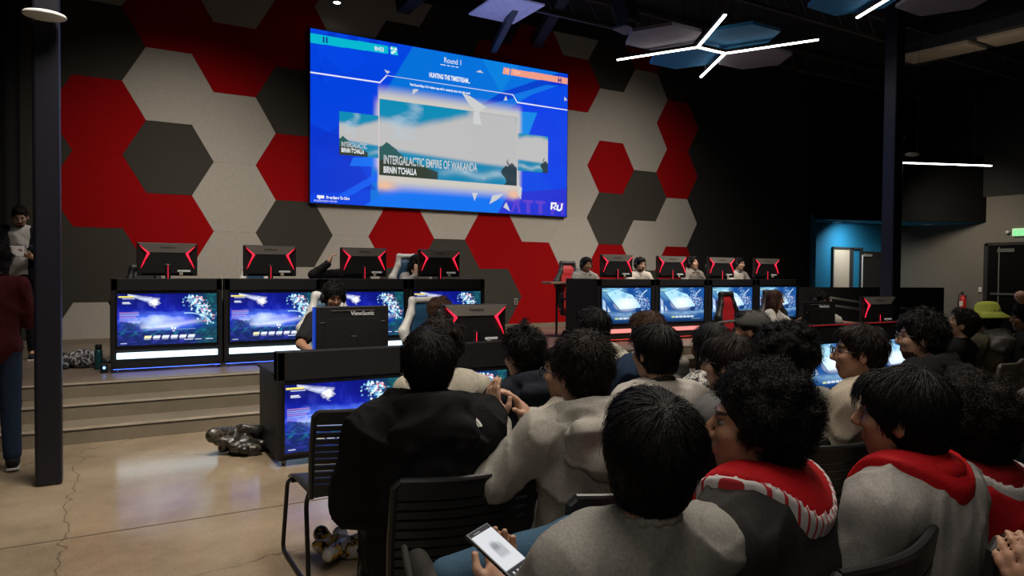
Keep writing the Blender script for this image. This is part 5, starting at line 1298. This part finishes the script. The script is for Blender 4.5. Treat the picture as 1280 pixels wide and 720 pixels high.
chair(6.80, 2.9, 10, 'black slatted chair under the person at the right edge below the exit doors')
# someone beside the camera: only the fingers of a raised hand reach the frame
sit('person beside the camera whose raised fingers show at the bottom right corner', 1.80, .40, 1.26, 4, (0, 0, 0), 1.35, sk='mid', hair='short', top=dict(style='sweater', c=(.03, .03, .03)),
    joints=dict(elL=(-.30, .10, .80), wrL=(-.165, .255, .83)), handsL=dict(d=(-.15, .45, .9), n=(.9, .4, -.1), curl=.35))
mychair(1.76, .38, 4, 'black slatted chair at the bottom right corner')

# standing people
person('standing person in dark maroon top and blue jeans at the left edge, dark curly hair', -.67, 6.4, 1.67, 4, (10, -10, 0), 0., True, sk='light', hair='curly', hair_scale=.9, hc='dbrown', female=True, res=.011,
    top=dict(style='sweater', c=(.055, .008, .010)), legs=(.02, .035, .07), shoes=(.012, .012, .014), group='people standing at the left',
    joints=dict(elL=(-.22, .05, 1.10), wrL=(-.06, .22, 1.12), elR=(.22, .05, 1.10), wrR=(.05, .24, 1.10)))
pm = person('standing bearded person in dark jacket and white t-shirt reading a paper', -.78, 10.0, 2.245, 176, (6, -22, 0), STG, True, sk='light', hair='fade', hc='black', beard=True, res=.010,
    top=dict(style='tee', c=(.46, .45, .44)), legs=(.012, .012, .014), extras=('glasses',), group='people standing at the left',
    joints=dict(elL=(-.25, .0, 1.14), wrL=(-.12, .27, 1.22), elR=(.25, .0, 1.14), wrR=(.10, .29, 1.20)), handsL=dict(d=(.5, .8, .1), n=(.3, 0, 1), curl=.6), handsR=dict(d=(-.5, .8, .1), n=(-.3, 0, 1), curl=.6))
jk = sdf_obj('open_jacket', [('c', A(s * .20, -.03, 1.50), A(s * .275, .0, 1.22), .085, .072) for s in (-1, 1)] + [('c', A(s * .27, .0, 1.22), A(s * .15, .22, 1.28), .068, .054) for s in (-1, 1)] + [('c', A(s * .13, -.02, 1.48), A(s * .155, .02, .98), .098, .11) for s in (-1, 1)] + [('e', A(0, -.09, 1.25), A(.17, .06, .28), I3)],
    .012, cloth((.012, .013, .018)), pm, k=.03, noise=lambda P: .006 * sines(P, 30, 3))
text('JUST US', .07, Matrix.Translation((-.1, .122, 1.30)) @ Euler((PI / 2, 0, PI)).to_matrix().to_4x4() @ Matrix.Translation((-.2, 0, 0)), cloth((.10, .10, .22)), pm, bold=.001)
pp = MB().box((0, 0, 0), (.15, .20, .002)).build('paper_sheet', mat('paper', (.45, .42, .42), .8)); pp.location = (-.79, 9.66, 1.69); pp.rotation_euler = (math.radians(35), 0, 0); tag(pp, 'sheet of paper held by the bearded standing person', 'paper')

# ------------------------------------------------------------------ players
BLUEC = mat('chair_navy', (.012, .06, .13), .5); WHITEC = mat('chair_white', (.55, .55, .53), .45); REDC = mat('chair_red', (.42, .012, .018), .5); BLKC = mat('chair_black', (.014, .014, .015), .5)
GP = 'players wearing headsets at the desks'
def player(label, x, y, z, rot, look, z0=0., **k):
    # hands forward on the keyboard
    jj = dict(elL=(-.27, .05, .80), wrL=(-.16, .30, .79), elR=(.27, .05, .80), wrR=(.16, .30, .79)); jj.update(k.pop('joints', {}))
    return person(label, x, y, z, rot, look, z0, res=k.pop('res', .009), group=GP, joints=jj, **k)
player('player in black t-shirt with headset looking down, behind the white-lettered office monitor', 1.86, 6.42, 1.385, 176, (4, -16, 0), sk='tan', hair='messy', hair_scale=1.02, top=dict(style='tee', c=(.014, .014, .016)), extras=('headset',),
    joints=dict(elL=(-.28, .06, .82), wrL=(-.2, .30, .80), elR=(.30, .08, .84), wrR=(.26, .34, .80)))
gaming_chair(1.92, 6.66, 0, 172, 'navy and white gaming chair behind the player in black t-shirt', BLUEC, WHITEC, zs=.46)
player('player with brown curly hair and headset in profile, behind the near red-chevron monitor', 2.93, 6.42, 1.225, 205, (42, -8, 0), sk='tan', hair='messy', hc='brown', hair_scale=1.05, top=dict(style='sweater', c=(.03, .03, .035)), extras=('headset',))
gaming_chair(3.02, 6.66, 0, 190, 'navy and white gaming chair behind the curly-haired player', BLUEC, WHITEC, zs=.40)
player('long-haired player in white t-shirt holding a cup, near the right cyan screens', 7.86, 6.42, 1.275, 205, (28, -4, 0), sk='light', hair='long', hc='auburn', female=True, top=dict(style='tee', c=(.5, .48, .44)), extras=(),
    joints=dict(elL=(-.2, .14, .80), wrL=(-.03, .36, .93)), handsL=dict(d=(.1, .5, .7), n=(1, .2, 0), curl=.7))
gaming_chair(7.62, 6.72, 0, 190, 'red and black gaming chair left of the long-haired player', REDC, BLKC, zs=.42)
cupm = MB().lathe([(.03, 0), (.036, .01), (.042, .15), (.036, .15), (.028, .02)], n=20).build('cup', mat('black_cup', (.012, .012, .014), .3), smooth=True); cupm.location = (7.9, 5.98, .93)
tag(cupm, 'black cup held in front of the long-haired player', 'cup')
player('player with black hair and headset, hidden behind the plain office monitor, arm on the desk', 8.78, 6.42, 1.262, 176, (0, -14, 0), sk='tan', hair='messy', top=dict(style='tee', c=(.4, .39, .36)), extras=('headset',), joints=dict(elL=(-.34, .10, .80), wrL=(-.48, .32, .80)))
gaming_chair(8.50, 6.72, 0, 182, 'red and black gaming chair behind the hidden player at the near right desk', REDC, BLKC, zs=.44)
# stage left
gaming_chair(.50, 9.35, STG, 184, 'black gaming chair behind the leftmost stage monitor', BLKC, BLKC, zs=.30)
gaming_chair(1.80, 9.35, STG, 188, 'navy and white gaming chair showing beside the second stage monitor', BLUEC, WHITEC, zs=.30)
player('player in black sleeves with a hand raised to the headset, behind the third stage monitor', 2.86, 9.05, 1.775, 180, (0, -6, 0), STG, sk='light', hair='short', top=dict(style='sweater', c=(.012, .012, .013)), extras=('headset',), res=.011,
    joints=dict(elR=(.52, .06, 1.02), wrR=(.33, .08, 1.17)), handsR=dict(d=(-.4, .1, 1), n=(-1, .1, 0), curl=.5))
player('long-haired player in grey top with a hand at the face, beside the fourth stage monitor', 3.86, 9.22, 1.735, 178, (28, -10, 0), STG, sk='light', hair='long', hc='black', female=True, top=dict(style='sweater', c=(.36, .35, .34)), res=.011,
    joints=dict(elR=(.22, .12, .88), wrR=(.07, .15, 1.02)), handsR=dict(d=(-.1, .0, 1), n=(-.3, -1, 0), curl=.3))
gaming_chair(3.92, 9.40, STG, 186, 'navy and white gaming chair behind the long-haired player on stage', BLUEC, WHITEC, zs=.50)
# stage right
rs = dict(res=.010)
player('player in light grey hoodie with headset, leftmost behind the cyan-screen stage desks', 6.90, 9.4, 1.745, 180, (0, -4, 0), STG, sk='tan', hair='short', hair_scale=.97, top=dict(style='hoodie', c=(.38, .36, .33)), extras=('headset',), **rs)
gaming_chair(6.92, 9.66, STG, 180, 'red and black gaming chair behind the leftmost cyan-screen player', REDC, BLKC, zs=.44)
player('heavier player in white t-shirt with headset and beard, second behind the cyan-screen desks', 8.04, 9.4, 1.762, 182, (-4, -4, 0), STG, sk='light', hair='short', bulk=1.25, beard=True, top=dict(style='tee', c=(.52, .48, .42)), extras=('headset',), **rs)
player('player in grey hoodie tilting the head back, third behind the cyan-screen desks', 9.27, 9.4, 1.80, 180, (6, 10, 6), STG, sk='light', hair='short', top=dict(style='hoodie', c=(.20, .18, .16)), extras=('headset',), **rs)
mc = empty('desk_microphone', (9.33, 9.12, STG + .735)); tag(mc, 'black desk microphone in front of the third cyan-screen player', 'microphone')
MB().lathe([(.02, .38), (.032, .40), (.034, .46), (.02, .5)], n=16).build('capsule', M['rubber'], mc, smooth=True); MB().lathe([(.06, 0), (.06, .015), (.01, .02), (.01, .4)], n=16).build('stand', M['satin_black'], mc)
player('player in white t-shirt with navy collar and headset, rightmost behind the cyan-screen desks', 10.47, 9.4, 1.80, 180, (10, -2, 0), STG, sk='light', hair='fade', top=dict(style='tee', c=(.5, .47, .42), c2=(.01, .02, .08)), extras=('headset',), **rs)
# small shelf on the wall left of the right stage desks
shf = MB().box((6.66, 9.9, 1.32), (.42, .3, .04), bev=.008).build('side_table', mat('table_wood', (.22, .13, .09), .5)); tag(shf, 'small wooden side table left of the red and black gaming chair on stage', 'table')
MB().tube([(6.66, 9.9, STG), (6.66, 9.9, 1.31)], .02).build('leg', M['satin_black'], shf); MB().lathe([(.18, 0), (.18, .015), (.02, .02)], c=(6.66, 9.9, STG + .004)).build('base', M['satin_black'], shf)

# ------------------------------------------------------------------ small things
# phone in the hand of the person in the grey t-shirt
ph = empty('smartphone'); tag(ph, 'black smartphone with bright white page held by the person in grey t-shirt', 'phone')
MB().box((0, 0, 0), (.074, .155, .009), bev=.004).build('body', M['gloss_black'], ph)
def page(u, v):
    C = Canvas(u, v, (.75, .77, .8)); C.rect(0, 0, 1, .09, (.02, .02, .025)); C.rect(0, .80, 1, 1, (.02, .02, .025)); C.rect(.3, .35, .75, .6, (.4, .42, .45), .8, .05); C.rect(.35, .3, .6, .45, (.15, .16, .2), .6, .05)
    for i in range(4): C.blob(.2 + .2 * i, .88, .05, (.7, .7, .7), 1, .025, .2)
    C.rect(.2, .05, .5, .06, (.5, .5, .5), .9); return C.c
pgp = paint_grid('display', .068, .146, 60, 110, page, attr_screen('phone', .95), ph); pgp.rotation_euler = (-PI / 2, 0, 0); pgp.location = (-.034, .073, .0052)
PHONE_POS = (.745, 1.315, .895)
ph.location = PHONE_POS; ph.rotation_euler = (math.radians(28), math.radians(-6), math.radians(22))
# heap of clothes and bottle on the stage, bag on the floor
def heap(name, label, cat, loc, r, m, seed, n=26, res=.010, amp=.010, fat=1.):
    g = np.random.default_rng(seed); P = []
    for i in range(n):
        a = g.random() * 6.28; rr = g.random() ** .6; z = (1 - rr) * r[2] * g.random() + .04
        p = A(math.cos(a) * rr * r[0], math.sin(a) * rr * r[1], z); q = p + g.normal(size=3) * A(.10, .06, .04); q[2] = max(.035, q[2])
        P.append(('c', p, q, (.025 + .025 * g.random()) * fat, (.02 + .02 * g.random()) * fat, .012))
    o = sdf_obj(name, P, res, m, None, k=.012, noise=lambda P: amp * sines(P, 45, seed) + amp * .4 * sines(P, 110, seed + 1)); o.location = loc
    return tag(o, label, cat)
heap('clothes_pile', 'heap of black and grey patterned clothes on the stage beside the left desk', 'clothes', (-.19, 9.0, STG), (.24, .15, .20), patch_mat('camo_cloth', [(.02, .02, .025), (.18, .18, .2), (.35, .34, .34), (.03, .03, .04)], 14), 3, 36)
bt = empty('water_bottle', (.0, 8.72, STG)); tag(bt, 'dark teal water bottle standing beside the clothes heap on stage', 'bottle')
MB().lathe([(.034, .006), (.038, .015), (.038, .2), (.028, .22)], n=20).build('body', mat('bottle_teal', (.015, .075, .085), .35, .3), bt, smooth=True)
MB().lathe([(.03, .218), (.032, .225), (.032, .26), (.026, .27)], n=20).build('cap', M['satin_black'], bt, smooth=True)
heap('black_bag', 'shiny black and brown bag slumped on the floor beside the near desk', 'bag', (1.03, 6.12, 0), (.10, .13, .24), patch_mat('bag_black', [(.012, .011, .010), (.012, .011, .010), (.06, .05, .035), (.015, .014, .012)], 9, .35), 11, 34, fat=1.5)
heap('snack_bag', 'crumpled white, black and yellow plastic bag on the floor under the chairs', 'bag', (1.10, 3.62, 0), (.09, .06, .09), patch_mat('snack_plastic', [(.5, .48, .46), (.015, .013, .012), (.5, .3, .03), (.45, .43, .42)], 12, .3), 17, 14, .007, .006)
sk_ = empty('power_strip', (.05, 8.42, STG)); tag(sk_, 'small box with a blue light at the foot of the leftmost stage desk', 'power box')
MB().box((0, 0, .05), (.07, .1, .1), bev=.008).build('housing', M['satin_black'], sk_); MB().box((0, -.052, .06), (.022, .004, .025)).build('indicator', emis('ind_blue', (.15, .35, 1), 5), sk_)

# ------------------------------------------------------------------ lights
def area(name, loc, target, size, power, c=(1, .93, .84), sy=None, spread=None):
    l = bpy.data.lights.new(name, 'AREA'); l.energy = power; l.color = c; l.size = size
    if sy: l.shape = 'RECTANGLE'; l.size_y = sy
    if spread: l.spread = math.radians(spread)
    o = bpy.data.objects.new(name, l); col.objects.link(o); o.location = loc
    o.rotation_euler = (Vector(target) - Vector(loc)).to_track_quat('-Z', 'Y').to_euler(); return o
WARM = (1, .90, .78)
area('wall_wash_left', (1.2, 8.6, 4.9), (1.2, 11.9, .9), 1.0, 40, WARM, spread=100)
area('wall_wash_mid', (5.2, 8.4, 4.3), (5.2, 11.9, .6), 1.0, 34, WARM, spread=100)
area('wall_wash_right', (9.0, 8.4, 4.85), (8.8, 11.9, 1.4), 1.0, 40, WARM, spread=120)
area('stage_top', (8.8, 8.6, 4.8), (8.6, 9.2, 0), 1.2, 45, WARM, spread=110)
area('stage_top_left', (2.2, 8.9, 5.2), (2.2, 9.6, 0), 1.2, 22, WARM, spread=110)
area('floor_left', (.4, 4.6, 5.4), (.5, 6.0, 0), 1.2, 78, WARM, spread=90)
area('near_fill', (-.8, -1.2, 2.6), (1.2, 1.4, 1.0), 1.2, 4, WARM, spread=110)
area('audience_front', (2.6, 2.6, 5.2), (2.0, 2.2, 1.0), 1.0, 52, WARM, spread=110)
area('audience_near', (1.0, 1.0, 4.6), (1.3, 1.4, 1.0), 2.0, 24, WARM, spread=110)
area('audience_right', (6.0, 3.6, 5.0), (5.2, 2.4, 1.0), 1.0, 22, WARM, spread=110)
area('lobby_warm', (17.8, 9.2, 3.6), (20.5, 11.0, 1.7), .6, 27, (1, .88, .7), spread=110)
area('faces_right_fill', (8.6, 5.6, 4.6), (8.9, 9.3, 1.5), .8, 34, WARM, spread=90)  # added fill to brighten the faces of the right stage players
area('near_right_fill', (7.6, 4.4, 4.4), (8.1, 6.4, 1.1), .8, 20, WARM, spread=80)  # added fill to lift the dark near right row
area('near_left_fill', (1.8, 4.2, 4.6), (2.3, 6.4, 1.2), .8, 17, WARM, spread=70)  # extra fill added for the players at the near left desks
area('lobby_exit', (16.5, 8.0, 4.2), (20.5, 8.2, 1.8), .8, 8, (1, .88, .7), spread=110)
area('recess_down', (17.6, 11.6, 2.8), (18.0, 12.35, 1.4), .4, 26, (.85, .95, 1), spread=140)
area('duct_fill', (12.4, 6.2, 4.3), (13.3, 6.2, 5.6), .5, 5, WARM)  # upward fill added to bring out the dim duct, not a fixture
area('screen_glow', (5.6, 11.5, 4.0), (5.4, 0, 1.5), 4.6, 26, (.35, .5, 1), sy=2.4)
w = bpy.data.worlds.new('world'); bpy.context.scene.world = w; w.use_nodes = True
w.node_tree.nodes['Background'].inputs[0].default_value = (.6, .62, .7, 1); w.node_tree.nodes['Background'].inputs[1].default_value = .02

# ------------------------------------------------------------------ camera
F_, YAW, PIT, ROL = 885.3, .529, -.023, .008
fw = Vector((math.sin(YAW) * math.cos(PIT), math.cos(YAW) * math.cos(PIT), math.sin(PIT))); r0 = Vector((math.cos(YAW), -math.sin(YAW), 0)); u0 = r0.cross(fw)
r1 = r0 * math.cos(ROL) + u0 * math.sin(ROL); u1 = -r0 * math.sin(ROL) + u0 * math.cos(ROL)
cam = bpy.data.cameras.new('camera'); cam.sensor_width = 36; cam.lens = F_ / 1280 * 36; cam.clip_start = .05; cam.clip_end = 100
co = bpy.data.objects.new('camera', cam); col.objects.link(co)
co.matrix_world = Matrix([[r1[0], u1[0], -fw[0], 0], [r1[1], u1[1], -fw[1], 0], [r1[2], u1[2], -fw[2], 1.5], [0, 0, 0, 1]])
scn = bpy.context.scene; scn.camera = co
scn.view_settings.view_transform = 'Standard'; scn.view_settings.look = 'None'; scn.view_settings.exposure = 0.
scn.cycles.max_bounces = 5; scn.cycles.diffuse_bounces = 3; scn.cycles.glossy_bounces = 3; scn.cycles.use_denoising = True
scn.cycles.sample_clamp_indirect = 4.
